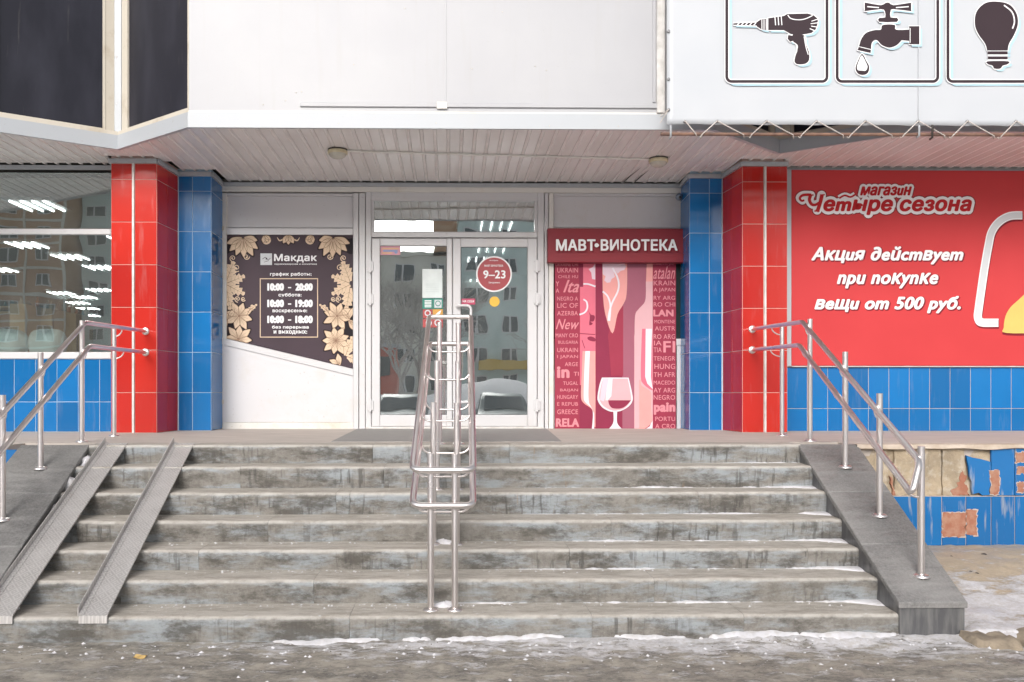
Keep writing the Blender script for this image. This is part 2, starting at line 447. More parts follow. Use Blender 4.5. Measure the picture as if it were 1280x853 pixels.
class Flat:
    """flat shapes (print, cut film) on a plane at depth D, standing off by off"""
    def __init__(s, D, off=.002, th=.001, clip=None): s.D = D - off; s.th = th; s.mb = MB(); s.clip = clip; s.k = 0
    def area(s, p): return sum(p[i - 1][0] * p[i][1] - p[i][0] * p[i - 1][1] for i in range(len(p)))
    def poly(s, pts, lift=None):
        if s.clip: pts = clip_poly(pts, s.clip)
        if len(pts) < 3 or abs(s.area(pts)) < .05: return s
        if s.area(pts) > 0: pts = pts[::-1]      # counter-clockwise seen from the front
        d = s.D - (s.k * 3e-5 if lift is None else lift); s.k += 1
        s.mb.prism([W(x, y, d) for x, y in pts], (0, s.th, 0)); return s
    def rect(s, x0, y0, x1, y1): return s.poly([(x0, y0), (x1, y0), (x1, y1), (x0, y1)])
    def strip(s, pts, w0, w1=None, closed=False):
        w1 = w0 if w1 is None else w1; n = len(pts); L = []; Rr = []
        for i, p in enumerate(pts):
            if closed: a, b = pts[i - 1], pts[(i + 1) % n]
            else: a, b = pts[max(i - 1, 0)], pts[min(i + 1, n - 1)]
            dx, dy = b[0] - a[0], b[1] - a[1]; l = math.hypot(dx, dy) or 1
            ww = (w0 + (w1 - w0) * i / max(n - 1, 1)) / 2
            L.append((p[0] - dy / l * ww, p[1] + dx / l * ww)); Rr.append((p[0] + dy / l * ww, p[1] - dx / l * ww))
        k0 = s.k
        for i in range(n if closed else n - 1):
            j = (i + 1) % n
            s.poly([L[i], L[j], Rr[j], Rr[i]], lift=k0 * 3e-5)
        s.k = k0 + 1
        return s
    def disc(s, cx, cy, r, n=32, ry=None):
        ry = ry or r
        return s.poly([(cx + r * math.cos(2 * math.pi * k / n), cy + ry * math.sin(2 * math.pi * k / n)) for k in range(n)])
    def ring(s, cx, cy, r, w, n=32): return s.strip([(cx + r * math.cos(2 * math.pi * k / n), cy + r * math.sin(2 * math.pi * k / n)) for k in range(n)], w, closed=True)
    def build(s, name, mat, parent, **kw): return s.mb.build(name, mat, parent, **kw)

_tc = {}; LETTERS = {}
from mathutils.geometry import interpolate_bezier, tessellate_polygon
def inside(p, poly):
    c = False
    for i in range(len(poly)):
        a, b = poly[i - 1], poly[i]
        if (a[1] > p[1]) != (b[1] > p[1]) and p[0] < (b[0] - a[0]) * (p[1] - a[1]) / (b[1] - a[1]) + a[0]: c = not c
    return c
def text_geo(body, shear, res=4):
    """glyph outlines, every stroke filled on its own (the font's strokes overlap one another): points, triangles, layer of each point"""
    k = (body, shear)
    if k in _tc: return _tc[k]
    cu = bpy.data.curves.new('lettering', 'FONT'); cu.body = body; cu.shear = shear; cu.space_character = 1.06
    o = bpy.data.objects.new('lettering', cu); COL.objects.link(o)
    dg = bpy.context.evaluated_depsgraph_get(); dg.update()
    ev = o.evaluated_get(dg); c = ev.to_curve(dg)
    loops = []
    for sp in c.splines:
        P = []
        if sp.type == 'BEZIER':
            bp = sp.bezier_points; n = len(bp)
            for i in range(n):
                p, q = bp[i], bp[(i + 1) % n]
                straight = (p.handle_right - p.co).length < 1e-5 and (q.handle_left - q.co).length < 1e-5
                d = (q.co - p.co).normalized() if (q.co - p.co).length > 1e-6 else None
                if d is not None and not straight:
                    straight = abs((p.handle_right - p.co).cross(d).z) < 1e-4 and abs((q.handle_left - q.co).cross(d).z) < 1e-4
                if straight: P.append((p.co.x, p.co.y))
                else: P += [(v.x, v.y) for v in interpolate_bezier(p.co, p.handle_right, q.handle_left, q.co, res + 1)[:-1]]
        else: P = [(p.co.x, p.co.y) for p in sp.points]
        if len(P) > 2: loops.append(P)
    ev.to_curve_clear(); bpy.data.objects.remove(o); bpy.data.curves.remove(cu)
    ar = [sum(p[i - 1][0] * p[i][1] - p[i][0] * p[i - 1][1] for i in range(len(p))) for p in loops]
    def within(j, i): return i != j and abs(ar[i]) > abs(ar[j]) and all(inside(q, loops[i]) for q in loops[j])
    hole = {j: [i for i in range(len(loops)) if ar[i] * ar[j] < 0 and within(j, i)] for j in range(len(loops))}
    V, T, Ly = [], [], []; outs = [i for i in range(len(loops)) if not hole[i]]
    # which letter each stroke belongs to: strokes whose upright extents overlap
    ext = [(min(x - shear * y for x, y in loops[i]), max(x - shear * y for x, y in loops[i])) for i in outs]
    order = sorted(range(len(outs)), key=lambda q: ext[q][0]); lid = {}; cur, hi = -1, -9
    for q in order:
        if ext[q][0] > hi - .03: cur += 1; hi = ext[q][1]
        else: hi = max(hi, ext[q][1])
        lid[q] = cur
    LT_ = []
    for n, i in enumerate(outs):
        hs_ = [loops[j] for j in range(len(loops)) if i in hole[j]]
        polys = [[Vector((x, y, 0)) for x, y in lp] for lp in [loops[i]] + hs_]
        base = len(V); flat_ = [p for lp in [loops[i]] + hs_ for p in lp]
        for ti, t in enumerate(tessellate_polygon(polys)):
            a_, b_, c_ = (flat_[q] for q in t); cr_s = (b_[0] - a_[0]) * (c_[1] - a_[1]) - (b_[1] - a_[1]) * (c_[0] - a_[0])
            base = len(V); V += [flat_[q] for q in (t if cr_s > 0 else t[::-1])]; Ly += [n % 3 + (ti % 5) * .19] * 3; LT_ += [lid[n]] * 3; T.append((base, base + 1, base + 2))
    _tc[k] = (V, T, Ly); LETTERS[k] = LT_; return _tc[k]
def text(mb, body, box, D, off=.002, th=.001, bold=.02, shear=0, shift=(0, 0), ref=None):
    if bold > .006:
        r = bold * (box[3] - box[1]) * 1.25; b = min(r, (box[2] - box[0]) / 6)
        bx = (box[0] + b, box[1] + b, box[2] - b, box[3] - b)
        n = 8 if r > .35 else 4
        for k in range(n):
            a = 2 * math.pi * (k + .5) / n
            text(mb, body, bx, D, off + k * 1.5e-4, th, 0, shear, (shift[0] + b * math.cos(a), shift[1] + b * math.sin(a) * .8))
        return
    """letters fitted into a pixel box; ref = bounds taken from another weight"""
    vs, fs, ly = text_geo(body, shear); rv = vs
    ax, bx = min(v[0] for v in rv), max(v[0] for v in rv); ay, by = min(v[1] for v in rv), max(v[1] for v in rv)
    x0, y0, x1, y1 = box; out = []
    for v, l_ in zip(vs, ly):
        px = x0 + (v[0] - ax) / (bx - ax) * (x1 - x0) + shift[0]; py = y1 - (v[1] - ay) / (by - ay) * (y1 - y0) + shift[1]
        d = D - off - th - l_ * 5e-5
        out.append(W(px, py, d))
    if isinstance(mb, dict):          # one mesh per letter
        L_ = LETTERS[(body, shear)]
        for lt in sorted(set(L_)):
            ix = [i for i in range(len(out)) if L_[i] == lt]; mp_ = {i: n for n, i in enumerate(ix)}
            mb.setdefault((body, lt), MB()).add([out[i] for i in ix], [tuple(mp_[q] for q in f) for f in fs if f[0] in mp_])
        return
    mb.add(out, fs)
def letters(body, box, D, name, mat, parent, **k):
    d = {}; text(d, body, box, D, **k)
    for m_ in d.values(): m_.build(name, mat, parent)
def outlined(mb, body, box, D, off, width, bold, shear, n=12):
    b = bold * (box[3] - box[1]) * 1.25; box = (box[0] + b, box[1] + b, box[2] - b, box[3] - b); width += b
    for k in range(n):
        a = 2 * math.pi * k / n
        text(mb, body, box, D, off + k * 1.2e-4, .0002, 0, shear, (width * math.cos(a), width * math.sin(a)))

# ================================================================== THE PLACE
D_COL, D_PIL, D_WING, D_DOOR, D_FAS, D_EDGE, D_FRONT = 8.82, 9.33, 9.09, 9.80, 7.75, 6.77, 5.0
TR = .295
ZP = CZ - .42            # platform
ZC = CZ + 2.445          # soffit
# stair outline
def xl(D): return -2.90 + (-2.74 + 2.90) * (D_EDGE - D) / (D_EDGE - D_FRONT)
def xr(D): return 2.83 + (2.69 - 2.83) * (D_EDGE - D) / (D_EDGE - D_FRONT)
TOPS = [CZ - v for v in (1.3286, 1.178, 1.0437, .896, .7348, .5697, .42)]

#PART ground
def sstep(a, b, x):
    t = max(0, min(1, (x - a) / (b - a))); return t * t * (3 - 2 * t)
def ground_h(x, y):
    h = .012 * noise.fractal(Vector((x * 1.5, y * 1.5, 0)), 1, 2, 4) if y > 0 and abs(x) < 8 else 0
    if y > 0:
        side = sstep(3.0, 3.25, abs(x))
        h += side * (sstep(4.82, 5.02, y) * .06 + sstep(5.0, 6.5, y) * .175)
        h += .035 * sstep(4.80, 4.98, y) * sstep(-.5, 2.2, x) * (.6 + .8 * noise.noise(Vector((x * 3, y * 6, 4)))) * (1 - side)
        if abs(x) < 8: h += .010 * noise.fractal(Vector((x * 9, y * 9, 3)), .9, 2, 3)
    return h
def span(a, b, st):
    n = max(1, round((b - a) / st)); return [a + (b - a) * i / n for i in range(n)]
gx = span(-150, -12, 12) + span(-12, -4.2, .5) + span(-4.2, 5.4, .03) + span(5.4, 12, .5) + span(12, 150, 12) + [150]
gy = span(-160, -16, 12) + span(-16, 3.6, .6) + span(3.6, 7.2, .03) + span(7.2, 30, 3) + span(30, 100, 20) + [100]
g = MB(); nx = len(gx)
g.v = [(x, y, ground_h(x, y)) for y in gy for x in gx]
g.f = [(j * nx + i, j * nx + i + 1, (j + 1) * nx + i + 1, (j + 1) * nx + i) for j in range(len(gy) - 1) for i in range(nx - 1)]
g.sm = [True] * len(g.f)
g.build('ground', M_GROUND, kind='structure')

#PART platform
p = MB()
p.box(-9, 9, D_EDGE + .30, 11.2, ZP - .10, ZP)
p.box(-9, X(94, D_EDGE) - .55, D_EDGE + .02, D_EDGE + .298, ZP - .10, ZP - .002)
p.box(3.29, 9, D_EDGE + .045, D_EDGE + .298, ZP - .10, ZP - .002)
plat = p.build('platform', M_PLAT, kind='structure')
# uneven lip of screed along the right edge
lip = MB(); vs = []; n = 90
for i in range(n + 1):
    x = 3.30 + (9 - 3.30) * i / n
    a = .012 * noise.noise(Vector((x * 3, 0, 0))); b = .012 * noise.noise(Vector((x * 4, 5, 0)))
    vs += [(x, D_EDGE + .05, ZP + .004), (x, D_EDGE - .02 + a, ZP - .001), (x, D_EDGE - .025 + a, ZP - .035 + b), (x, D_EDGE + .05, ZP - .05)]
lip.add(vs, [(4 * i + k, 4 * i + k + 1, 4 * (i + 1) + k + 1, 4 * (i + 1) + k) for i in range(n) for k in range(3)])
lip.build('screed_lip', M_SCREED, plat)

#PART stairs
st = empty('staircase', 'broad seven-step concrete staircase with worn bluish risers up to the shop entrance', 'stairs')
joints = {0: (437, 740, 930), 1: (392, 150, 818), 2: (248, 712, 1010), 3: (335, 764, 96), 4: (437, 873, 420), 5: (480, 825, 300), 6: (466, 637, 155)}
def step_block(k, x0, x1, lend, rend):
    D0 = D_FRONT + k * TR; zt = TOPS[k]; zb = TOPS[k - 1] if k else -.06
    dep = TR + .03 if k < 6 else .30
    prof = [(.012, zb - .01), (.010, zb + .03), (.002, zb + .07), (-.002, zt - .045), (-.001, zt - .022), (.006, zt - .008), (.020, zt - .001), (.06, zt), (dep, zt), (dep, zb - .01)]
    m = len(prof); n = max(2, int((x1 - x0) / .05)); mb = MB(); vs = []
    for i in range(n + 1):
        f = i / n
        for q, (dy, z) in enumerate(prof):
            D = D0 + dy
            xx = x0 + (x1 - x0) * f
            if lend: xx = (xl(D) - .02) + (x1 - xl(D) + .02) * f
            if rend: xx = (xx if not lend else xx) if f < 1 else xr(D) + .02
            w_ = 0
            if 1 <= q <= 6:
                w_ = .004 * noise.noise(Vector((xx * 6, k * 3.1, z * 9))) 
                c = noise.noise(Vector((xx * 9, k * 7.7, 2))); 
                if q in (4, 5, 6) and c > .42: w_ += (c - .42) * .06
            vs.append((xx, D + w_, z + (.0025 * noise.noise(Vector((xx * 5, k, 0))) if 5 <= q <= 7 else 0)))
    fs = [(i * m + q, (i + 1) * m + q, (i + 1) * m + (q + 1) % m, i * m + (q + 1) % m) for i in range(n) for q in range(m)]
    mb.add(vs, fs, False)
    for f_ in range(len(fs)): mb.sm[f_] = (f_ % m) in (1, 2, 3, 4, 5, 6)
    mb.add(vs[:m], [tuple(range(m))]); mb.add(vs[-m:], [tuple(range(m))[::-1]])
    return mb.build('step', M_STEP, st)
for k in range(7):
    D0 = D_FRONT + k * TR; xs = sorted(X(j, D0) for j in joints[k] if xl(D0) + .2 < X(j, D0) < xr(D0) - .2)
    ed = [xl(D0)] + xs + [xr(D0)]
    for i in range(len(ed) - 1):
        step_block(k, ed[i] + (.001 if i else 0), ed[i + 1] - (.001 if i < len(ed) - 2 else 0), i == 0, i == len(ed) - 2)

#PART cheeks
def cheek(sgn, label):
    if sgn > 0: xi0, xo0, xi1, xo1 = 2.845, 3.31, 2.693, 3.085
    else: xi0, xo0, xi1, xo1 = -2.905, -3.43, -2.755, -3.29
    De, Df = 6.80, 4.985; zt, zf = ZP + .002, CZ - 1.252
    top = empty('stair_cheek', label, 'stair wall', group='sloping walls either side of the stairs')
    th = .035; ov = .012 * sgn
    def quad(zo, inn=0, front=0):
        return [Vector((xi0 - ov * inn, De, zt + zo)), Vector((xo0 + ov * inn, De, zt + zo)), Vector((xo1 + ov * inn, Df - front, zf + zo)), Vector((xi1 - ov * inn, Df - front, zf + zo))]
    b = MB(); q = quad(-th - .002)
    lo = [Vector((v.x, v.y, -.08)) for v in q]
    vs = q + lo
    fs = [(0, 1, 2, 3), (7, 6, 5, 4), (3, 2, 6, 7), (1, 0, 4, 5), (0, 3, 7, 4), (2, 1, 5, 6)]
    b.add(vs, fs); b.build('core', M_GRSIDE, top)
    # sloping granite slabs: three lengths with tight joints
    cuts = [0, .37, .70, 1]
    for i in range(3):
        f0, f1 = cuts[i] + (.002 if i else 0), cuts[i + 1] - (.001 if i < 2 else 0)
        u = quad(0, 1, .012)
        P = [u[0].lerp(u[3], f0), u[1].lerp(u[2], f0), u[1].lerp(u[2], f1), u[0].lerp(u[3], f1)]
        c = .005; ctr = sum(P, Vector()) / 4
        T = [p + (ctr - p).normalized() * c * 1.6 for p in P]; Mi = [p - Vector((0, 0, c)) for p in P]; Bo = [p - Vector((0, 0, th)) for p in P]
        s = MB(); fs = [(0, 1, 2, 3), (11, 10, 9, 8)]
        for a in range(4):
            n_ = (a + 1) % 4; fs += [(a, a + 4, n_ + 4, n_), (a + 4, a + 8, n_ + 8, n_ + 4)]
        s.add(T + Mi + Bo, fs); s.build('coping_slab', M_GRANITE, top)
    return top
cheek(1, 'sloping dark granite wall at the right of the stairs, ending beside the snow')
cheek(-1, 'sloping granite wall at the left of the stairs, beside the steel wheel ramps')

#PART ramps
def checker():
    m, t, b = new_mat('worn checker plate')
    v = coords(t); f, raw = noise_f(t, v, 7, 6, .35, .65)
    colr = mix(t, f, (.54, .52, .51), (.44, .42, .41))
    b.inputs['Metallic'].default_value = .45; b.inputs['Roughness'].default_value = .48
    def bars(rot):
        mp = N(t, 'ShaderNodeMapping'); mp.inputs['Rotation'].default_value = (0, 0, R(rot)); t.links.new(coords(t), mp.inputs[0])
        wv = N(t, 'ShaderNodeTexWave', wave_type='BANDS'); wv.inputs['Scale'].default_value = 17; t.links.new(mp.outputs[0], wv.inputs[0])
        return mth(t, 'GREATER_THAN', wv.outputs['Fac'], .62)
    ck = N(t, 'ShaderNodeTexChecker'); ck.inputs['Scale'].default_value = 27; mc = N(t, 'ShaderNodeMapping'); mc.inputs['Scale'].default_value = (1, 1, .0001); mc.inputs['Location'].default_value = (0, 0, .3)
    t.links.new(coords(t), mc.inputs[0]); t.links.new(mc.outputs[0], ck.inputs[0])
    h = mth(t, 'ADD', mth(t, 'MULTIPLY', bars(45), ck.outputs['Fac']), mth(t, 'MULTIPLY', bars(-45), mth(t, 'SUBTRACT', 1.0, ck.outputs['Fac'])))
    setc(t, b, mix(t, mth(t, 'MULTIPLY', h, .6), colr, (.66, .64, .62)))
    bump(t, b, h, .9, .006)
    return m
M_CHECK = checker()
def ramp(xt0, xt1, xb0, xb1, label):
    top = empty('wheel_ramp', label, 'ramp', group='pair of steel channel ramps laid over the steps')
    De, Df = D_EDGE + .06, D_FRONT - .01; z0, z1 = ZP + .012, TOPS[0] + .012
    def sec(f, mb=None):
        D = De + (Df - De) * f; z = z0 + (z1 - z0) * f; a = xt0 + (xb0 - xt0) * f; b = xt1 + (xb1 - xt1) * f
        return a, b, D, z
    # plate
    mb = MB(); n = 1
    a0, b0, Da, za = sec(0); a1, b1, Db, zb = sec(1)
    t = .005
    mb.prism([(a0 + .008, Da, za), (a1 + .008, Db, zb), (b1, Db, zb), (b0, Da, za)], (0, 0, -t))
    mb.build('plate', M_CHECK, top)
    # lip folded down over the first step
    mb = MB(); mb.prism([(a1 + .008, Db - .002, zb - .001), (a1 + .008, Db - .004, zb - .045), (b1, Db - .004, zb - .045), (b1, Db - .002, zb - .001)], (0, .004, 0))
    mb.build('end_lip', M_CHECK, top)
    # upstand at the left with its folded-in flange, thin one at the right
    for nm, xa, xb_, hh, w_ in (('upstand', a0, a1, .048, .006), ('edge_strip', b0 - .003, b1 - .003, .008, .004)):
        m2 = MB(); m2.prism([(xa, Da, za + hh), (xb_, Db, zb + hh), (xb_ + w_, Db, zb + hh), (xa + w_, Da, za + hh)], (0, 0, -hh - .004))
        m2.build(nm, M_CHECK, top)
    m3 = MB(); m3.prism([(a0 + .007, Da, za + .012), (a1 + .007, Db, zb + .012), (a1 + .035, Db, zb + .004), (a0 + .035, Da, za + .004)], (0, 0, -.003))
    m3.build('fillet', M_CHECK, top)
    return top
ramp(-2.785, -2.60, -2.765, -2.575, 'narrow steel ramp of checker plate nearest the left stair wall')
ramp(-2.235, -2.065, -2.195, -2.02, 'steel checker-plate ramp standing further in, its end lip over the middle of the bottom step')

#PART rails
RT = .0205
def arc_pts(a, b, c, r, n=6):
    """round the corner a-b-c"""
    a, b, c = Vector(a), Vector(b), Vector(c); u = (a - b).normalized(); v = (c - b).normalized()
    p, q = b + u * r, b + v * r
    return [((1 - t) ** 2) * p + 2 * t * (1 - t) * b + t * t * q for t in [i / n for i in range(n + 1)]]
def center_rail():
    T = empty('handrail', 'freestanding double-loop stainless handrail in the middle of the stairs', 'handrail', group='stainless steel handrails')
    def loop(py_f, py_t, xs_f, xs_t, Df, Dt):
        a = W(xs_f[0], py_f, Df); b = W(xs_f[1], py_f, Df); c = W(xs_t[1], py_t, Dt); d = W(xs_t[0], py_t, Dt)
        pts = arc_pts(d, a, b, .06) + arc_pts(a, b, c, .06) + arc_pts(b, c, d, .025, 4) + arc_pts(c, d, a, .025, 4)
        MB().tube(pts, RT, 14, closed=True).build('rail_loop', M_STEEL, T)
        return a, b, c, d
    up = loop(588, 396.5, (515.5, 591.5), (536.5, 588.5), 5.07, 7.34)
    lo = loop(632.5, 430, (515.5, 591.5), (537.5, 587), 5.07, 7.34)
    rows = [(5.13, 538.5, 568.6, 567, 763), (5.77, 541.8, 571, 503, 682), (6.36, 546.3, 572.3, 451, 611.5), (6.83, 549.3, 573, 403, 554.5)]
    for D, x0, x1, yt, yb in rows:
        s = F / D
        p0 = W(x0, yt, D); p1 = W(x1, yt + 1, D); zb = ZP if D > 6.77 else TOPS[int((D - D_FRONT) / TR)]
        for p in (p0, p1):
            m = MB(); m.tube([(p.x, D, zb + .004), (p.x, D, p.z)], RT, 14); post = m.build('post', M_STEEL, T)
            m = MB().lathe((p.x, D, zb), [(.048, 0), (.048, .006), (.040, .012), (.024, .016), (.021, .016)], 20); m.build('base_flange', M_STEEL, post)
        for L in (up, lo):
            f = (D - 5.07) / (7.34 - 5.07); l = L[0].lerp(L[3], f); r = L[1].lerp(L[2], f)
            zz = l.z - .075
            pts = [l + Vector((.012, 0, -.012))] + [Vector((l.x + .012 + .07 * (1 - math.cos(t)), D, l.z - .012 - .063 * math.sin(t))) for t in [i * math.pi / 2 / 5 for i in range(1, 6)]]
            pr = [Vector((r.x - (p.x - l.x), D, p.z)) for p in pts[::-1]]
            MB().tube(pts + pr, .007, 8).build('bracket', M_STEEL, T)
center_rail()
def side_rail(sgn, posts, fl, cn, end, label):
    T = empty('handrail', label, 'handrail', group='stainless steel handrails')
    fu, flw = fl; cu_, clw = cn; eu, el = end
    pts = [fu] + arc_pts(fu, cu_, eu, .05) + arc_pts(cu_, eu, el, .06) + arc_pts(eu, el, clw, .06) + arc_pts(el, clw, flw, .05) + [flw]
    MB().tube(pts, RT, 14).build('rail', M_STEEL, T)
    for q in (fu, flw):
        MB().lathe((q.x, D_COL - .004, q.z), [(.0, -.012), (.030, -.012), (.040, -.006), (.042, .0)], 24, 'y').build('wall_flange', M_STEEL, T)
    for (x, D, zb, zt) in posts:
        m = MB(); m.tube([(x, D, zb + .003), (x, D, zt)], RT, 14); po = m.build('post', M_STEEL, T)
        MB().lathe((x, D, zb), [(.050, -.006), (.050, .006), (.040, .013), (.024, .016), (.021, .016)], 20).build('base_flange', M_STEEL, po)
        for a, b, c in ((fu, cu_, eu), (flw, clw, el)):
            if D > b.y: f = (D - b.y) / (a.y - b.y); r = b.lerp(a, f)
            else: f = (D - c.y) / (b.y - c.y); r = c.lerp(b, max(0, min(1, f)))
            if D < c.y: continue
            pts = [r + Vector((0, 0, -.015))] + [Vector((r.x + (x - r.x) * (1 - math.cos(t)) , D, r.z - .015 - .07 * math.sin(t))) for t in [i * math.pi / 2 / 6 for i in range(1, 7)]]
            MB().tube(pts, .0065, 8).build('bracket', M_STEEL, T)
def zs(D): return ZP - .49 * (6.70 - D) + .003
def wp(px, py, D): return W(px, py, D)
rp = []
for px, yt, D, zb in ((977.5, 408, 8.16, ZP), (1012.5, 399, 7.22, ZP), (1056.5, 440, 6.453, None), (1099.5, 492, 5.833, None), (1151.5, 558, 5.208, None)):
    q = W(px, yt, D)
    if zb is None: q0 = (zt0 := CZ - 1.252) + (ZP + .002 - zt0) * (D - 4.985) / (6.80 - 4.985); zb = q0
    rp.append((q.x, D, zb, q.z))
side_rail(1, rp, (wp(941, 411.5, 8.80), wp(941, 437.5, 8.80)), (wp(1003, 402.5, 7.30), wp(999, 431.5, 7.30)), (wp(1150, 577, 5.17), wp(1140, 618, 5.10)),
          'stainless handrail on the right stair wall, fixed to the red column beside the red billboard')
lp = []
for px, yt, D, zb in ((142.7, 411, 8.16, ZP), (102.4, 401, 7.22, ZP), (50.8, 441, 6.45, None), (3.3, 494, 5.81, None), (-56, 566, 5.17, None)):
    q = W(px, yt, D)
    if zb is None: zb = (CZ - 1.252) + (ZP + .002 - (CZ - 1.252)) * (D - 4.985) / (6.80 - 4.985)
    lp.append((q.x, D, zb, q.z))
side_rail(-1, lp, (wp(181, 414, 8.80), wp(181, 440.5, 8.80)), (wp(106.5, 403.5, 7.30), wp(112, 433, 7.30)), (wp(-52, 577, 5.17), wp(-44, 618, 5.10)),
          'stainless handrail on the left stair wall, fixed to the red column by the shop window')

#PART building
B = empty('shop_building', 'shopping building front with red and blue tiled pillars, slatted canopy and glass entrance doors', 'building')
TH, TW = .445, .222
def tile_grid(parent, x0, x1, D, zjs, xs, mat, prefix='tile', gap=.0055):
    """tiles between sorted x joints xs and z joints zjs on a wall facing the camera at depth D"""
    for i in range(len(xs) - 1):
        for j in range(len(zjs) - 1):
            wd = round(xs[i + 1] - xs[i] - gap, 4); ht = round(zjs[j + 1] - zjs[j] - gap, 4)
            if wd < .01 or ht < .01: continue
            piece(prefix, (wd, ht), lambda: MB().box(-wd / 2, wd / 2, -.003, .009, -ht / 2, ht / 2, .002), mat, parent,
                  ((xs[i] + xs[i + 1]) / 2, D - .001 + random.uniform(-.0006, .0006), (zjs[j] + zjs[j + 1]) / 2),
                  (R(random.gauss(0, .12)), 0, R(random.gauss(0, .12))))
def tile_side(parent, a, b, zjs, nseg, mat, gap=.0055):
    """tiles on a vertical face running from plan point a to plan point b"""
    a = Vector(a); b = Vector(b); d = b - a; L = d.length; ang = math.atan2(d.y, d.x)
    nrm = Vector((math.sin(ang), -math.cos(ang)))
    for i in range(nseg):
        c = a + d * ((i + .5) / nseg); wd = round(L / nseg - gap, 4)
        for j in range(len(zjs) - 1):
            ht = round(zjs[j + 1] - zjs[j] - gap, 4)
            piece('tile', (wd, ht), lambda: MB().box(-wd / 2, wd / 2, -.003, .009, -ht / 2, ht / 2, .002), mat, parent,
                  (c.x + nrm.x * .001, c.y + nrm.y * .001, (zjs[j] + zjs[j + 1]) / 2), (R(random.gauss(0, .2)), 0, ang + R(random.gauss(0, .25))))
ZT = ZC - .055
zj_red = [ZP, CZ - .004] + [CZ + TH * k for k in range(1, 6)] + [ZT]
zj_red[1] = CZ + .0
zj_blue = [ZP] + [CZ + TH * k for k in range(0, 6)] + [ZT]
cxl = (X(139, D_COL), X(196, D_COL), X(222, D_PIL), X(264, D_PIL), X(275, 9.70))
cxr = (X(984, D_COL), X(928, D_COL), X(903.5, D_PIL), X(862, D_PIL), X(854, 9.70))
def column(cx, left):
    s = 1 if left else -1
    xa, xb, xc, xd, xe = cx
    # the two cores
    core = MB(); pts = [(xa, D_COL), (xb, D_COL), (xc, D_PIL), (xc, 9.8), (xa, 9.8)]
    if not left: pts = pts[::-1]
    core.prism([(x, y, ZC + .03) for x, y in pts][::-1], (0, 0, -(ZC + .03 - ZP + .02)))
    col = core.build('red_column', M_GROUT_R, B)
    mids = X(167, D_COL) if left else X(956, D_COL); hw = .013
    if left: xs1, xs2 = [xa, mids - hw], [mids + hw, xb]
    else: xs1, xs2 = [xb, mids - hw], [mids + hw, xa]
    tile_grid(col, 0, 0, D_COL, zj_red, xs1, M_RED); tile_grid(col, 0, 0, D_COL, zj_red, xs2, M_RED)
    MB().box(mids - .011, mids + .011, D_COL - .020, D_COL, ZP, ZT, .002).build('cover_strip', M_STRIP, col)
    if left: tile_side(col, (xb, D_COL), (xc, D_PIL), zj_red, 2, M_RED)
    else: tile_side(col, (xc, D_PIL), (xb, D_COL), zj_red, 2, M_RED)
    core = MB(); pts = [(xc, D_PIL), (xd, D_PIL), (xe, 9.80), (xc, 9.80)]
    if not left: pts = pts[::-1]
    core.prism([(x, y, ZC + .028) for x, y in pts][::-1], (0, 0, -(ZC + .028 - ZP + .018)))
    pil = core.build('blue_pillar', M_GROUT_B, B)
    m = X(240.6, D_PIL) if left else X(886.6, D_PIL)
    xs = sorted([xc + .012 * s, m, xd])
    tile_grid(pil, 0, 0, D_PIL, zj_blue, xs, M_BLUE)
    if left: tile_side(pil, (xd, D_PIL), (xe, 9.80), zj_blue, 1, M_BLUE)
    else: tile_side(pil, (xe, 9.80), (xd, D_PIL), zj_blue, 1, M_BLUE)
column(cxl, True); column(cxr, False)

# low tiled walls of the wings
SILL_Z = Z(449, D_WING)
dl = MB().box(-9, cxl[0], D_WING, D_WING + .25, ZP - .05, SILL_Z - .002).build('window_parapet', M_GROUT_B, B)
xs = [cxl[0] - .004 - .2275 * k for k in range(20)][::-1]
tile_grid(dl, 0, 0, D_WING, [ZP, Z(502.5, D_WING), SILL_Z - .004], xs, M_BLUE)
dr = MB().box(cxr[0] + .002, 9, D_WING, D_WING + .25, ZP - .05, ZC + .02).build('sign_wall', M_WALLIN, B)
xs = [cxr[0] + .006] + [X(983.5 + 25.5 * k, D_WING) for k in range(1, 20)]
tile_grid(dr, 0, 0, D_WING, [ZP, Z(511, D_WING), Z(459, D_WING)], xs, M_BLUE)
if 0: MB().box(cxr[0] + .002, 9, D_WING - .004, D_WING, ZP, Z(459, D_WING) - .004).build('grout_bed', M_GROUT_B, dr)

# plinth under the right wing: mortar, tiles, gaps where tiles have fallen off
D_PL = D_EDGE + .03
pw = MB(); n = 110; m = 20; vs = []
for j in range(m + 1):
    for i in range(n + 1):
        x = 3.2 + (9 - 3.2) * i / n; z = ZP - .045 - (ZP + .05) * j / m
        vs.append((x, D_PL + .012 - .03 * noise.fractal(Vector((x * 2.3, z * 3, 1)), 1, 2, 4) - .012 * noise.noise(Vector((x * 14, z * 14, 1))), z))
pw.add(vs, [(j * (n + 1) + i + 1, j * (n + 1) + i, (j + 1) * (n + 1) + i, (j + 1) * (n + 1) + i + 1) for j in range(m) for i in range(n)], True)
pw.box(3.2, 9, D_PL + .1, D_PL + .2, -.05, ZP - .05)
PWR = pw.build('plinth_wall', M_MORTAR, B)
DT = D_PL - .028
def tq(name, pts, mat, off=0, th=.02):
    return MB().prism([W(x, y, DT - off) for x, y in pts][::-1], (0, th, 0)).build(name, mat, PWR)
jx = [1086, 1116.6, 1147, 1177.3, 1207.4, 1239, 1268.6, 1299, 1330, 1360, 1390]
for i in range(len(jx) - 1):
    a, b = jx[i] + .5, jx[i + 1] - .5
    tq('tile', [(a, 621), (b, 621), (b, 682), (a, 682)], M_BLUE_OLD)
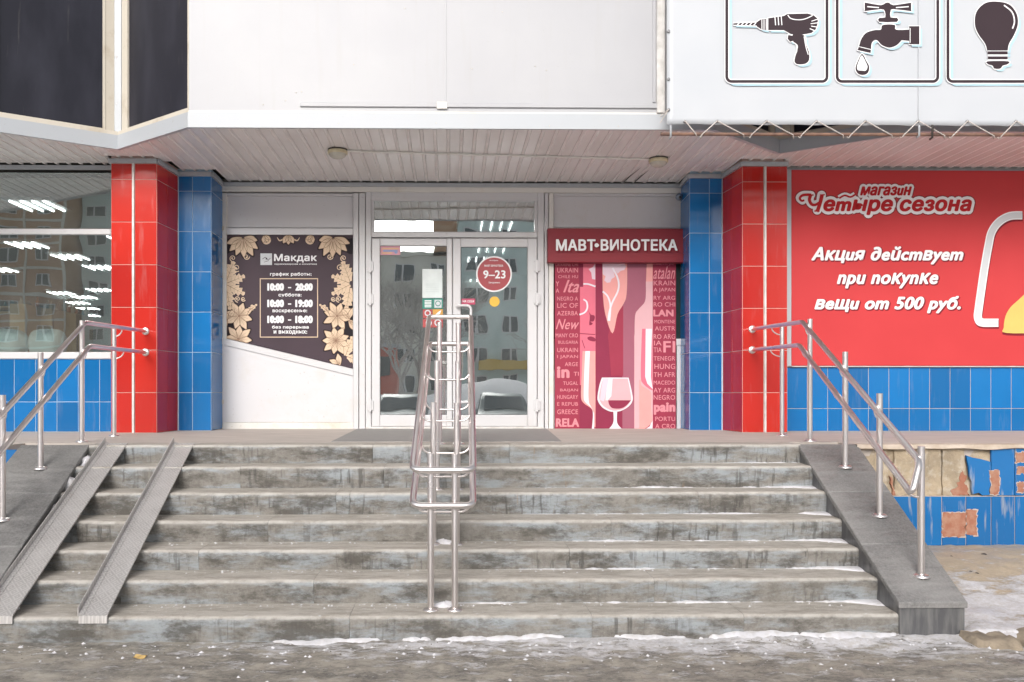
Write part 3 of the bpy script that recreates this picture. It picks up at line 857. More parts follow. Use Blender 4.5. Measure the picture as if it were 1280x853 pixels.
tq('tile', [(1208, 569.5), (1215, 572), (1226, 574), (1238.4, 577.5), (1238.4, 606), (1236, 614), (1238, 619), (1228, 619.5), (1224, 616), (1216, 618), (1214.5, 610), (1215, 603), (1212, 596), (1211, 584)], M_BLUE_OLD)
tq('tile', [(1239.4, 559), (1268, 559), (1268, 619.5), (1239.4, 619.5)], M_BLUE_OLD)
tq('tile', [(1269, 559), (1298.4, 559), (1298.4, 619.5), (1269, 619.5)], M_BLUE_OLD)
for k in range(3): tq('tile', [(1299.4 + 30.4 * k, 559), (1329 + 30.4 * k, 559), (1329 + 30.4 * k, 619.5), (1299.4 + 30.4 * k, 619.5)], M_BLUE_OLD)
tq('grout_bed', [(1086, 620), (1390, 620), (1390, 682.5), (1086, 682.5)], M_SCREED, -.006, .03)
def blob(cx, cy, rx, ry, seed, n=26, rough=.18):
    return [(cx + rx * math.cos(a) * (1 + rough * noise.noise(Vector((math.cos(a) * 1.6, math.sin(a) * 1.6, seed)))) , cy + ry * math.sin(a) * (1 + rough * noise.noise(Vector((math.cos(a) * 1.6, math.sin(a) * 1.6, seed + 9))))) for a in [2 * math.pi * k / n for k in range(n)]]
def rblob(x0, y0, x1, y1, seed, j=3.2, n=11):
    P = []
    for k in range(n): P.append((x0 + (x1 - x0) * k / n, y0))
    for k in range(n): P.append((x1, y0 + (y1 - y0) * k / n))
    for k in range(n): P.append((x1 - (x1 - x0) * k / n, y1))
    for k in range(n): P.append((x0, y1 - (y1 - y0) * k / n))
    return [(x + j * noise.noise(Vector((x * .35, y * .35, seed))), y + j * noise.noise(Vector((x * .35, y * .35, seed + 5)))) for x, y in P]
M_RIM = simple('chipped pale glaze rim', (.50, .43, .38), .8)
for k, (bb, sd_) in enumerate((((1178.3, 641, 1206.8, 671), 1), ((1208, 637.5, 1220.5, 669), 2), ((1238.5, 588, 1249, 618.5), 3), ((1270, 566, 1281, 578), 4), ((1272, 603, 1280, 616), 5), ((1272, 584, 1284, 592), 8))):
    x0, y0, x1, y1 = bb
    tq('glaze_rim', rblob(x0 - .8, y0 - .8, x1 + .8, y1 + .8, sd_), M_RIM, .002, .004)
    tq('bare_patch', rblob(x0, y0, x1, y1, sd_), M_TERRA, .004, .004)
def jag(pts, j=2.2, st=3.0):
    out = []
    for i in range(len(pts)):
        a, b = pts[i], pts[(i + 1) % len(pts)]; n = max(1, int(math.hypot(b[0] - a[0], b[1] - a[1]) / st))
        for k in range(n):
            x, y = a[0] + (b[0] - a[0]) * k / n, a[1] + (b[1] - a[1]) * k / n
            out.append((x + j * noise.noise(Vector((x * .4, y * .4, 1))), y + j * noise.noise(Vector((x * .4, y * .4, 7)))))
    return out
for k, pts in enumerate(([(1203, 588), (1206, 596), (1207, 606), (1212, 619), (1192, 619.5), (1190, 614), (1197, 608), (1199, 600)], [(1113, 594), (1117, 600), (1118, 620), (1114, 617)])):
    MB().prism([W(x, y, D_PL - .0145) for x, y in jag(pts, 4)][::-1], (0, .02, 0)).build('bare_patch', M_TERRA, PWR)
# big mortar blocks left where tiles fell, with joints between
for a, b in ((1118, 1146), (1148, 1176), (1178, 1206)):
    q = rblob(a + .2, 561.5, b - .2, 619.5, a, 1.8)
    MB().prism([W(x, y, D_PL - .010) for x, y in q][::-1], (0, .03, 0)).build('mortar_bed', M_MORTAR, PWR)
# left of the stairs
pl = MB().box(-9, -3.35, D_PL - .01, D_PL + .2, -.05, ZP - .102).build('plinth_wall', M_GROUT_B, B)
xs = [X(33 - 30.3 * k, D_PL) for k in range(10)][::-1]
tile_grid(pl, 0, 0, D_PL - .01, [-.02, CZ - .83, ZP - .035], xs, M_BLUE)

#PART fascia and soffit
FP = [(-9, 5.4), (-4.23, 7.90), (-3.325, 8.46), (-2.405, 7.75), (X(1095 - 133, 7.8), 7.75), (X(972, 8.55), 8.50), (X(1095, 8.05), 7.98), (X(1095, 8.05) + 3.2, 6.2)]
FP[0] = (-9, 7.90 - 4.77 * .62); FP[4] = (2.46, 7.75); FP[6] = (4.40, 7.76); FP[7] = (9, 7.76)
def fy(x):
    for (a, b), (c, d) in zip(FP, FP[1:]):
        if a <= x <= c: return b + (d - b) * (x - a) / (c - a)
    return FP[0][1] if x < FP[0][0] else FP[-1][1]
def seg_boxes(name, mat, z0, z1, out, th, segs, parent=None, inset=0):
    """boxes following the stretches of the canopy edge, standing out by out"""
    obs = []
    for i in segs:
        a = Vector(FP[i]); b = Vector(FP[i + 1]); d = (b - a).normalized(); nn = Vector((d.y, -d.x))
        def mitre(j):
            p = Vector(FP[j])
            if 0 < j < len(FP) - 1:
                d1 = (p - Vector(FP[j - 1])).normalized(); d2 = (Vector(FP[j + 1]) - p).normalized()
                n1 = Vector((d1.y, -d1.x)); n2 = Vector((d2.y, -d2.x)); m_ = (n1 + n2).normalized(); return m_ / m_.dot(n1)
            return nn
        ma, mb_ = mitre(i), mitre(i + 1); e = d * .0006
        P = [a + ma * out + e, b + mb_ * out - e, b + mb_ * (out - th) - e, a + ma * (out - th) + e]
        m_ = MB(); m_.prism([(p.x, p.y, z1) for p in P], (0, 0, z0 - z1)); obs.append(m_.build(name, mat, parent or B))
    return obs
allseg = range(len(FP) - 1)
seg_boxes('fascia', M_FASCIA, ZC - .003, ZC + .132, .0, .05, allseg)
seg_boxes('fascia_lip', M_FASCIA, ZC - .010, ZC - .003, .004, .02, allseg)
seg_boxes('sill_strip', M_BEIGE, ZC + .134, ZC + .172, -.012, .06, [0, 1, 2, 4, 5, 6])
seg_boxes('sill_strip', M_OLDWHITE, ZC + .134, ZC + .150, -.010, .06, [3])
UZ = 8.5
seg_boxes('upper_sheet', M_UPPER, ZC + .152, UZ, -.018, .05, [3])
# recessed backing behind the bay windows
seg_boxes('bay_backing', M_VOID, ZC + .16, UZ, -.09, .04, [0, 1, 2, 4, 5, 6])
# bay windows either side of each inward corner
def bay(i, s0, s1, zt=UZ):
    a = Vector(FP[i]); b = Vector(FP[i + 1]); L = (b - a).length; d = (b - a) / L; nn = Vector((d.y, -d.x))
    def bx(nm, mat, u0, u1, z0, z1, out, th, par):
        P = [a + d * u0 + nn * out, a + d * u1 + nn * out, a + d * u1 + nn * (out - th), a + d * u0 + nn * (out - th)]
        return MB().prism([(p.x, p.y, z1) for p in P], (0, 0, z0 - z1)).build(nm, mat, par)
    wf = bx('bay_window', M_BEIGE, s0, s0 + .025, ZC + .175, zt, -.03, .05, B)
    bx('frame_profile', M_BEIGE, s1 - .025, s1, ZC + .175, zt, -.03, .05, wf)
    bx('frame_profile', M_BEIGE, s0 + .026, s1 - .026, ZC + .175, ZC + .188, -.032, .05, wf)
    bx('pane', M_DARKPANE, s0 + .02, s1 - .02, ZC + .18, zt, -.05, .01, wf)
for i, lft in ((0, 1), (1, 1), (2, 1), (4, 1), (5, 1), (6, 1)):
    L = (Vector(FP[i + 1]) - Vector(FP[i])).length
    c0 = .105 if i in (2, 5) else (.02 if i in (4,) else 0.0); c1 = .105 if i in (1, 4) else .02
    if i in (0, 6): c0, c1 = (0, 0)
    if i in (1,): c0 = 0
    bay(i, c0, L - c1)
for vx, vy in (FP[2], FP[5]):
    mm = MB()
    mm.box(vx - .036, vx + .036, vy + .012, vy + .07, ZC + .16, UZ, .004)
    mu = mm.build('corner_mullion', M_FASCIA, B)
    for sgn in (-1, 1):
        k = MB().prism([(vx + sgn * .037, vy + .02, UZ), (vx + sgn * .100, vy - .035, UZ), (vx + sgn * .100, vy + .03, UZ), (vx + sgn * .037, vy + .08, UZ)][::(1 if sgn > 0 else -1)], (0, 0, ZC + .165 - UZ))
        k.build('mullion_flank', M_BEIGE, mu)
    for zz in (ZC + .45, ZC + .92, ZC + 1.5):
        MB().lathe((vx - .012, vy + .011, zz), [(0, -.004), (.006, -.003), (.008, 0)], 8, 'y').build('screw', M_STEEL, mu)
# rail, seam and edge trims on the white sheet
D_U = 7.768
pbox('sheet_rail', 375, 128, 825, 135.5, D_U - .018, .02, M_UPPER, B, .004)
pbox('seam_strip', 555.4, -220, 558.2, 128, D_U - .004, .006, M_UPPER, B, .001)
pbox('rail_joint', 546, 127.3, 559, 136, D_U - .022, .01, M_OLDWHITE, B, .001)
pbox('edge_trim', 816, -220, 819.5, 128, D_U - .012, .016, M_UPPER, B, .002)
pbox('edge_trim', 821.5, -220, 831.5, 141, D_U - .03, .05, M_STRIP, B, .003)
for x, y in ((329, 131), (357, 126), (370, 116), (377, 115), (547, 130.5), (556, 139.6), (669, 83), (683, 88), (423, 154.5), (545, 154), (687, 157.5), (773, 158), (506, 10.5), (628, 15), (590, 86), (442, 81)):
    f_ = D_FAS - .001 if y > 150 else D_U - .003
    q = W(x, y, f_); MB().lathe((q.x, q.y, q.z), [(0, -.003), (.004, -.003), (.005, .001)], 8, 'y').build('screw', M_BEIGE, B)
# mass of the building above and behind
MB().box(-12, 12, 8.9, 30, ZC + .2, UZ).build('upper_storeys', M_WALLIN, B)
seg_boxes('roof_edge', M_FASCIA, UZ, UZ + .2, .03, .3, allseg)

# soffit: dark void above, slats below
sof = MB(); P = [(x, y - .02 + .03, ZC + .065) for x, y in FP] + [(9, 9.9, ZC + .065), (-9, 9.9, ZC + .065)]
sof.prism(P, (0, 0, .03)); SOF = sof.build('soffit', M_VOID, B)
def wall_back(x):
    if x < cxl[0]: return D_WING
    if x < cxl[1]: return D_COL
    if x < cxl[2]: return D_COL + (D_PIL - D_COL) * (x - cxl[1]) / (cxl[2] - cxl[1])
    if x < cxl[3]: return D_PIL
    if x < cxr[3]: return 9.80
    if x < cxr[2]: return D_PIL
    if x < cxr[1]: return D_COL + (D_PIL - D_COL) * (cxr[1] - x) / (cxr[1] - cxr[2])
    if x < cxr[0]: return D_COL
    return D_WING
def slat(xa):
    PI_ = .127; fw = .026; x1 = xa + PI_ - fw; x2 = xa + PI_
    bk = min(wall_back(xa + .01), wall_back(x1 - .01))
    a0, a1, a2 = fy(xa) + .045, fy(x1) + .045, fy(x2) + .045
    vs, fs, mi = [], [], []
    b = bk - .085; r = .006
    sec = [(xa, ZC + .02, a0), (xa, ZC + r, a0), (xa + r, ZC, a0), (x1 - r, ZC, a1), (x1, ZC + r, a1), (x1, ZC + .02, a1)]
    n = len(sec)
    vs += [(x, y, z) for x, z, y in sec] + [(x, b, z) for x, z, y in sec]
    for i in range(n - 1): fs.append((i, i + n, i + 1 + n, i + 1)); mi.append(0)
    fs.append(tuple(range(n))); mi.append(0); fs.append(tuple(range(2 * n - 1, n - 1, -1))); mi.append(0)
    o = len(vs); bf = wall_back(x1 + fw / 2) - .004
    vs += [(x1 + .0005, a1, ZC + .003), (x2 - .0005, a2, ZC + .003), (x2 - .0005, bf, ZC + .003), (x1 + .0005, bf, ZC + .003)]
    vs += [(v[0], v[1], ZC + .016) for v in vs[o:o + 4]]
    for f in ((3, 2, 1, 0), (4, 5, 6, 7), (0, 1, 5, 4), (2, 3, 7, 6)): fs.append(tuple(i + o for i in f)); mi.append(1)
    me = bpy.data.meshes.new('slat'); me.from_pydata(vs, [], fs); me.materials.append(M_SLAT); me.materials.append(M_FILL)
    me.polygons.foreach_set('material_index', mi); me.update()
    ob = bpy.data.objects.new('slat', me); COL.objects.link(ob); ob.parent = SOF
x = -8.0
while x < 8.0: slat(x); x += .127
# white angle trim where the soffit meets walls and pillars
WP = [(-9, D_WING), (cxl[0], D_WING), (cxl[0], D_COL), (cxl[1], D_COL), (cxl[2], D_PIL), (cxl[3], D_PIL), (cxl[4], 9.78), (cxr[4], 9.78), (cxr[3], D_PIL), (cxr[2], D_PIL), (cxr[1], D_COL), (cxr[0], D_COL), (cxr[0], D_WING), (9, D_WING)]
for i in range(len(WP) - 1):
    if i in (11,): continue
    a, b = Vector(WP[i]), Vector(WP[i + 1]); d = (b - a).normalized(); nn = Vector((d.y, -d.x)); out = .026
    P = [a + nn * out - d * .02, b + nn * out + d * .004, b - nn * .004, a - nn * .004]
    MB().prism([(p.x, p.y, ZC - .008 - .0004 * i) for p in P], (0, 0, -.045)).build('angle_trim', M_FASCIA, B)

#PART entrance wall
pbox('header_beam', 274, 233, 856, 241.5, 9.775, .14, M_OLDWHITE, B)
pbox('backing_board', 275, 233, 457, 537, 9.86, .05, M_WHITE, B, 0)
pbox('backing_board', 680, 233, 855, 330, 9.86, .05, M_WHITE, B, 0)
pbox('frame_post', 276, 241.6, 283, 537, 9.79, .07, M_OLDWHITE, B)
pbox('frame_post', 441.5, 241.6, 448, 537, 9.782, .08, M_PVC, B)
pbox('frame_post', 449, 241.6, 456.3, 537, 9.79, .07, M_PVC, B)
pbox('frame_post', 681, 241.6, 685.5, 537, 9.79, .07, M_PVC, B)
pbox('frame_post', 686.3, 241.6, 692, 537, 9.782, .08, M_OLDWHITE, B)
for x0, x1 in ((283.2, 441.3), (692.2, 852)):
    pbox('frame_rail', x0, 241.7, x1, 245.5, 9.80, .06, M_PVC, B, .002)
    pbox('top_panel', x0, 245.7, x1, 285, 9.83, .02, M_WHITE, B, .001)
    pbox('frame_rail', x0, 285.2, x1, 293.8, 9.795, .06, M_PVC, B, .003)
MB().prism([W(x, y, 9.784) for x, y in [(276.5, 431), (441.3, 470.5), (441.3, 528), (276.5, 528)]][::-1], (0, .06, 0)).build('lower_panel', M_WHITE, B)
MB().prism([W(x, y, 9.772) for x, y in [(276, 422), (441.5, 461.5), (441.5, 470), (276, 430.5)]][::-1], (0, .09, 0)).build('slanting_rail', M_PVC, B)
pbox('bottom_rail', 276, 528.3, 441.3, 536.5, 9.785, .07, M_OLDWHITE, B)
for y in (283, 500): pbox('hinge', 275, y, 279.5, y + 5, 9.775, .02, M_BEIGE, B, .001)
M_GLASSDARK = simple('dark glazing', (.03, .05, .05), .08)
pbox('side_glazing', 692.2, 294, 852, 424, 9.845, .01, M_GLASSDARK, B, .0)
pbox('lower_panel', 692.2, 462, 846, 537, 9.84, .02, M_WHITE, B)
pbox('lower_panel', 846.2, 428, 854, 537, 9.79, .06, M_PVC, B)
pbox('frame_rail', 845.5, 423.5, 854.5, 432, 9.78, .07, M_PVC, B)
pbox('frame_post', 852.3, 241.6, 855.5, 423, 9.79, .07, M_OLDWHITE, B)

# door frame and leaves
def frame(name, x0, y0, x1, y1, wl, wt, wr, wb, D, th, mat, parent, c=.006):
    m = MB()
    def bb(a0, b0, a1, b1, dz=0):
        a = W(a0, b0, D); b = W(a1, b1, D); m.box(a.x, b.x, D + dz, D + th, b.z, a.z, c)
    bb(x0, y0, x0 + wl, y1); bb(x1 - wr, y0, x1, y1)
    bb(x0 + wl + .05, y0, x1 - wr - .05, y0 + wt, .001); bb(x0 + wl + .05, y1 - wb, x1 - wr - .05, y1, .001)
    return m.build(name, mat, parent)
DF = frame('door_frame', 457, 240, 680, 536.8, 7, 11, 8, 1.0, 9.785, .08, M_PVC, B)
pbox('transom_bar', 464.2, 290.5, 671.8, 297.3, 9.787, .07, M_PVC, DF)
pbox('transom_pane', 464.2, 250, 671.8, 291, 9.835, .006, M_GLASS, DF, 0)
frame('glazing_bead', 464.2, 250.2, 671.8, 291.5, 3.2, 1.6, 3.6, 2.0, 9.80, .03, M_PVC, DF, .004)
M_GASKET = simple('black rubber gasket', (.02, .02, .02), .6)
def leaf(x0, x1, g0, g1, gy0):
    L = frame('door_leaf', x0, 298, x1, 533.5, g0 - x0, gy0 - 298, x1 - g1, 14.5, 9.77, .06, M_PVC, B, .008)
    frame('gasket', g0 - .2, gy0 - .2, g1 + .2, 519.2, .8, .9, .8, .8, 9.793, .01, M_GASKET, L, 0)
    pbox('glass_pane', g0 - .5, gy0 - .5, g1 + .5, 519.5, 9.80, .006, M_GLASS, L, 0)
    return L
LL = leaf(464.6, 565.3, 475, 558.5, 307.5)
LR = leaf(566.0, 671.4, 576, 659.5, 309)
for L, xx in ((LL, 459), (LR, 667.5)):
    for y in (327, 368, 501):
        h = pbox('hinge', xx, y, xx + 7.5, y + 12, 9.752, .03, M_PVC, L, .003)
        pbox('hinge_pin', xx + 1.8, y - 2, xx + 5.2, y + 14, 9.742, .02, M_PVC, h, .003)
for (L, xs, xb) in ((LR, 572, 588.5),):
    a = W(xs, 383, 9.768); b = W(xb, 383, 9.70); 
    p0 = Vector((a.x, 9.77, a.z)); p1 = Vector((a.x, 9.70, a.z)); q = W(588.8, 383, 9.66); q1 = Vector((q.x, 9.67, a.z)); q2 = Vector((q.x, 9.67, Z(503, 9.67))); q3 = Vector((a.x, 9.70, q2.z)); q4 = Vector((a.x, 9.77, q2.z))
    pts = [p0] + arc_pts(p0, p1, q1, .03) + arc_pts(p1, q1, q2, .06) + arc_pts(q1, q2, q3, .06) + arc_pts(q2, q3, q4, .03) + [q4]
    MB().tube(pts, .0155, 12).build('pull_handle', M_PVC, L)
pbox('threshold', 457, 533.8, 680, 537.5, 9.76, .12, M_STRIP, B, .004)
# mat in front of the doors
MB().prism([(X(414, 7.15), 7.15, ZP + .006), (X(702, 7.15), 7.15, ZP + .006), (X(684, 9.6), 9.68, ZP + .006), (X(446, 9.6), 9.68, ZP + .006)], (0, 0, -.006)).build('door_mat', M_MAT,
    label='dark grey mat lying on the landing in front of the glass doors', cat='mat')

#PART shop window
SW = pbox('shop_window', -260, 440, 138.5, 448.8, D_WING - .02, .12, M_PVC, B, .005)
pbox('glazing_bar', -260, 285, 138.5, 293.3, D_WING - .005, .06, M_PVC, SW, .005)
pbox('pane', -260, 215, 138.8, 285.5, D_WING + .02, .008, M_GLASSW, SW, 0)
q1, q2 = W(-90, 293, D_WING + .02), W(138.8, 440.5, D_WING + .02)
pbox('pane', -260, 293, 138.8, 440.5, D_WING + .02, .008, M_GLASSW, SW, 0)

# rooms behind the glass
M_ROOM = simple('shop interior paint', (.42, .40, .36), .8); M_RFLOOR = simple('shop floor', (.12, .10, .08), .5)
rm = MB()
rm.box(-24, -2.98, 9.4, 27, ZP - .06, ZP - .002); rm.box(-24, -2.98, 9.15, 27, ZC + .075, ZC + .12); rm.box(-24, -2.9, 27, 27.1, ZP, ZC + .07)
rm.box(-3.05, -2.98, 9.90, 27, ZP, ZC + .07); rm.box(-24.1, -24, 9.3, 27, ZP, ZC + .07)
rm.box(-2.97, 3.0, 11.2, 18, ZP - .06, ZP - .002); rm.box(-2.97, 3.0, 9.92, 18, ZC + .075, ZC + .12); rm.box(-2.97, 3.0, 18, 18.1, ZP, ZC + .07); rm.box(3.0, 3.05, 9.9, 18, ZP, ZC + .07)
rm.box(-2.97, X(457, 9.86), 9.915, 9.95, ZP, ZC + .07); rm.box(X(680, 9.86), 3.0, 9.915, 9.95, ZP, ZC + .07)
rm.build('interior', M_ROOM, B)
me_l, tl, bl = new_mat('lit fluorescent tube'); bl.inputs['Emission Color'].default_value = (1, .98, .96, 1); bl.inputs['Emission Strength'].default_value = 7.0
protoL = None
def ceil_light(px, py, zc=ZC - .06):
    s = (491 - py) / (zc - CZ); D = F / s; q = W(px, py, D)
    global protoL
    if protoL is None:
        T = empty('ceiling_light', None, 'ceiling light', (q.x, q.y, q.z), group='lit ceiling lights inside the shop')
        T['label'] = 'lit four-tube ceiling light inside the shop, seen through the glass'
        MB().box(-.30, .30, -.30, .30, .012, .05).build('housing', M_FASCIA, T)
        for k in range(4): MB().tube([(-.21 + .14 * k, -.28, 0), (-.21 + .14 * k, .28, 0)], .012, 8).build('tube', me_l, T)
        protoL = T
    else:
        T = copy_tree(protoL); T.location = (q.x, q.y, q.z)
        T['label'] = 'lit four-tube shop light seen through the ' + ('door glass' if px > 300 else 'upper window pane' if py < 286 else 'lower window pane, %s' % ('near the red pillar' if px > 95 else 'toward its left') + (', high up' if py < 340 else ', low down'))
for a in ((47, 258), (34, 307), (88, 322), (125, 335), (77, 367), (125, 363), (105, 372), (97, 379), (110, 386), (112, 395), (160, 300), (0, 338), (-60, 300)): ceil_light(*a)
for a in ((620, 283), (614, 312), (600, 325), (600, 352)): ceil_light(*a)

M_WOOD = simple('pale chipboard', (.72, .50, .30), .6, 0, (.62, .43, .25), 6, stretch=(1, 1, 8))
M_GOODS = [simple('goods ' + n_, c, .5) for n_, c in (('orange', (.5, .15, .05)), ('cream', (.5, .45, .35)), ('brown', (.12, .06, .03)), ('teal', (.08, .2, .22)))]
def counter(x0, y0, x1, D, label):
    T = empty('display_counter', label, 'counter')
    a, b = X(x0, D), X(x1, D); zt = Z(y0, D)
    MB().box(a, b, D, D + .03, ZP, zt - .12).build('front_panel', M_GOODS[2], T)
    MB().box(a, b, D - .02, D + .5, zt - .12, zt - .09, .002).build('shelf', M_WOOD, T)
    MB().box(a, b, D + .25, D + .5, zt - .03, zt, .002).build('shelf', M_WOOD, T)
    MB().box(b - .18, b, D - .025, D + .5, ZP, zt, .002).build('end_panel', M_WOOD, T)
    return a, b, zt
rnd = random.Random(3)
for i, (x0, y0, x1, D, lab) in enumerate(((-30, 381, 32, 10.3, 'wooden display counter behind the shop window, partly cut off at the left edge'),
                                   (33, 387, 66, 10.7, 'middle wooden display counter behind the shop window'),
                                   (67, 393, 96, 11.1, 'wooden display counter behind the shop window, nearest the red pillar'))):
    a, b, zt = counter(x0, y0, x1, D, lab)
    for k in range(6):
        xx = a + (b - a) * (k + .5) / 6 + rnd.uniform(-.02, .02); h = rnd.uniform(.06, .16); r = rnd.uniform(.02, .04)
        m = MB().lathe((xx, D + .38, zt), [(0, 0), (r, .002), (r, h * .6), (r * .5, h * .75), (r * .5, h), (0, h)], 10)
        gi = rnd.randrange(4)
        m.build('jar', M_GOODS[gi], None, label='small %s jar on the %s behind the shop window' % (('orange', 'cream', 'dark brown', 'teal')[gi], ('counter cut off at the left edge', 'middle wooden counter', 'wooden counter nearest the red pillar')[i]), cat='jar', group='jars on the counters behind the shop window')
M_SACK = simple('white plastic sack', (.80, .83, .82), .35, 0, (.55, .60, .60), 6, bmp=.5, dist=.02)
def sack(x0, x1, label):
    D = 9.30; a, b = X(x0, D), X(x1, D); zb = SILL_Z + .02; h = Z(412, D) - zb; mb = MB(); n = 28; m = 20; vs = []
    for i in range(n + 1):
        u = i / n; e = max(.16, (1 - abs(2 * u - 1) ** 4.5)) ** .5
        for j in range(m):
            t = 2 * math.pi * j / m; c, s_ = math.cos(t), math.sin(t)
            rr = e * (1 + .06 * noise.noise(Vector((u * 7, c * 1.5, s_ * 1.5))))
            vs.append((a + (b - a) * u, D + .15 * rr * c, zb + h / 2 * (1 + rr * (abs(s_) ** .8) * (1 if s_ > 0 else -1)) + .012 * noise.noise(Vector((u * 12, 0, x0)))))
    mb.add(vs, [(i * m + j, (i + 1) * m + j, (i + 1) * m + (j + 1) % m, i * m + (j + 1) % m) for i in range(n) for j in range(m)], True)
    mb.add(vs[:m], [tuple(range(m))]); mb.add(vs[-m:], [tuple(range(m))[::-1]])
    mb.build('sack', M_SACK, label=label, cat='sack', group='white sacks on the window ledge')
sack(-34, 35, 'long white plastic sack on the window ledge, cut by the left edge of the picture')
sack(38, 82, 'shorter white plastic sack on the window ledge, ending near the handrail bend')
MB().box(-9, -3.05, 9.15, 9.75, ZP, SILL_Z + .02).build('window_ledge', M_WALLIN, B)

#PART soffit fittings
M_LAMPB = simple('aged cream plastic', (.66, .60, .42), .5, 0, (.50, .42, .26), 20)
M_LAMPG = simple('frosted lamp glass', (.55, .53, .46), .25)
M_RING = simple('dark lamp ring', (.05, .04, .035), .6)
def bulkhead(px, py, label):
    s = (491 - py) / 2.42; D = F / s; q = W(px, py, D); T = empty('canopy_lamp', label, 'lamp', group='round lamps on the canopy ceiling')
    MB().lathe((q.x, D, ZC), [(.098, .011), (.098, -.012), (.09, -.014)], 28).build('mounting_ring', M_RING, T)
    MB().lathe((q.x, D, ZC), [(.088, -.010), (.100, -.016), (.100, -.042), (.088, -.048)], 28).build('housing', M_LAMPB, T)
    MB().lathe((q.x, D, ZC), [(.088, -.046), (.080, -.066), (.055, -.084), (.025, -.092), (0, -.094)], 28).build('glass_dome', M_LAMPG, T)
    return q.x, D
l1 = bulkhead(422, 191, 'round cream bulkhead lamp at the left end of the ceiling conduit')
l2 = bulkhead(823, 200, 'round cream bulkhead lamp at the right end of the ceiling conduit')
c = MB().tube([(l1[0] + .09, l1[1], ZC - .013)] + [(l1[0] + (l2[0] - l1[0]) * f, l1[1] + (l2[1] - l1[1]) * f, ZC - .013 + .003 * math.sin(f * 40)) for f in [i / 20 for i in range(1, 20)]] + [(l2[0] - .09, l2[1], ZC - .013)], .0105, 8)
c.build('cable_conduit', M_OLDWHITE, label='thin white conduit running along the canopy ceiling between the two lamps', cat='conduit')
for a, b, lab in (((808, 203), (779, 228), 'dark cable slanting back from the right canopy lamp, the one farther left'), ((817, 207), (793, 229), 'dark cable slanting back from the right canopy lamp, the one farther right')):
    D1 = F / ((491 - a[1]) / 2.445); D2 = 9.70
    MB().tube([W(a[0], a[1], D1) * 1, (W(b[0], b[1], D2).x, D2, ZC - .008)], .006, 6).build('cable', M_RING, label=lab, cat='cable')
# small camera under the beam
T = empty('security_camera', 'small round silver-blue camera beside the right blue pillar, under the canopy', 'camera')
q = W(849, 246.5, 9.70)
M_CAM = simple('silver-blue plastic', (.30, .36, .44), .25, .5)
MB().lathe(q, [(0, -.043), (.022, -.037), (.038, -.02), (.043, 0), (.038, .02), (.022, .037), (0, .043)], 20).build('body', M_CAM, T)
MB().lathe((q.x, q.y - .036, q.z - .01), [(0, -.009), (.016, -.008), (.018, .004)], 16, 'y').build('lens', M_RING, T)
MB().tube([(q.x, q.y + .03, q.z + .02), (q.x, 9.775, q.z + .045)], .01, 8).build('bracket', M_OLDWHITE, T)

#PART banner
D_BN = 7.55
M_BAN = simple('white banner cloth', (.50, .515, .54), .42, 0, (.47, .49, .52), 1.2, bmp=.1)
M_INK = flat('dark brown ink', (.045, .030, .036), .45)
M_LBLUE = flat('pale blue ink', (.42, .60, .68), .45)
M_WINK = flat('white ink', (.87, .87, .88), .4)
BN = empty('banner', 'large white laced banner with black tool icons above the red billboard', 'banner')
m = MB(); nx_, ny_ = 70, 40
a = W(833.6, 156, D_BN); xr_ = X(1420, D_BN); zt = Z(-170, D_BN)
def wave(x, z): return .006 * noise.noise(Vector((x * 1.3, z * .7, 2))) + .004 * max(0, 1 - (z - a.z) / .18) * math.sin((x - a.x) * 2 * math.pi / .443) 
vs = [(a.x + (xr_ - a.x) * i / nx_, D_BN + wave(a.x + (xr_ - a.x) * i / nx_, a.z + (zt - a.z) * j / ny_), a.z + (zt - a.z) * j / ny_ + (.007 * abs(math.sin(((xr_ - a.x) * i / nx_) * math.pi / .443)) if j == 0 else 0)) for j in range(ny_ + 1) for i in range(nx_ + 1)]
N1 = len(vs); vs += [(x, y + .003, z) for x, y, z in vs]
fs = [(j * (nx_ + 1) + i, j * (nx_ + 1) + i + 1, (j + 1) * (nx_ + 1) + i + 1, (j + 1) * (nx_ + 1) + i) for j in range(ny_) for i in range(nx_)]
fs += [tuple(v + N1 for v in f[::-1]) for f in fs]
fs += [(i, i + N1, i + 1 + N1, i + 1) for i in range(nx_)] + [(j * (nx_ + 1), (j + 1) * (nx_ + 1), (j + 1) * (nx_ + 1) + N1, j * (nx_ + 1) + N1) for j in range(ny_)]
m.add(vs, fs, True); m.build('cloth', M_BAN, BN)
MB().prism([W(x, y, D_BN - .001) for x, y in [(1147.5, -170), (1148.6, -170), (1148.6, 150), (1147.5, 150)]][::-1], (0, -.0075, 0)).build('seam', M_BAN, BN)
OFF = .012
def rsq(x0, y0, x1, y1, r, n=6):
    P = []
    for cx, cy, a0 in ((x1 - r, y0 + r, -90), (x1 - r, y1 - r, 0), (x0 + r, y1 - r, 90), (x0 + r, y0 + r, 180)):
        P += [(cx + r * math.cos(R(a0 + 90 * k / n)), cy + r * math.sin(R(a0 + 90 * k / n))) for k in range(n + 1)]
    return P
fr_ = [(908.5, 1033.8), (1046.5, 1172.3), (1185, 1311), (1323, 1449)]
for x0, x1 in fr_[:3]:
    Flat(D_BN, OFF - .003).strip(rsq(x0 + 4.5, -26, x1 + 4, 105.5, 6), 4, closed=True).build('icon_frame_shade', M_LBLUE, BN)
    Flat(D_BN, OFF - .001).strip(rsq(x0, -28, x1, 102, 6), 6, closed=True).build('icon_frame_edge', M_WINK, BN)
    Flat(D_BN, OFF).strip(rsq(x0, -28, x1, 102, 6), 3.6, closed=True).build('icon_frame', M_INK, BN)
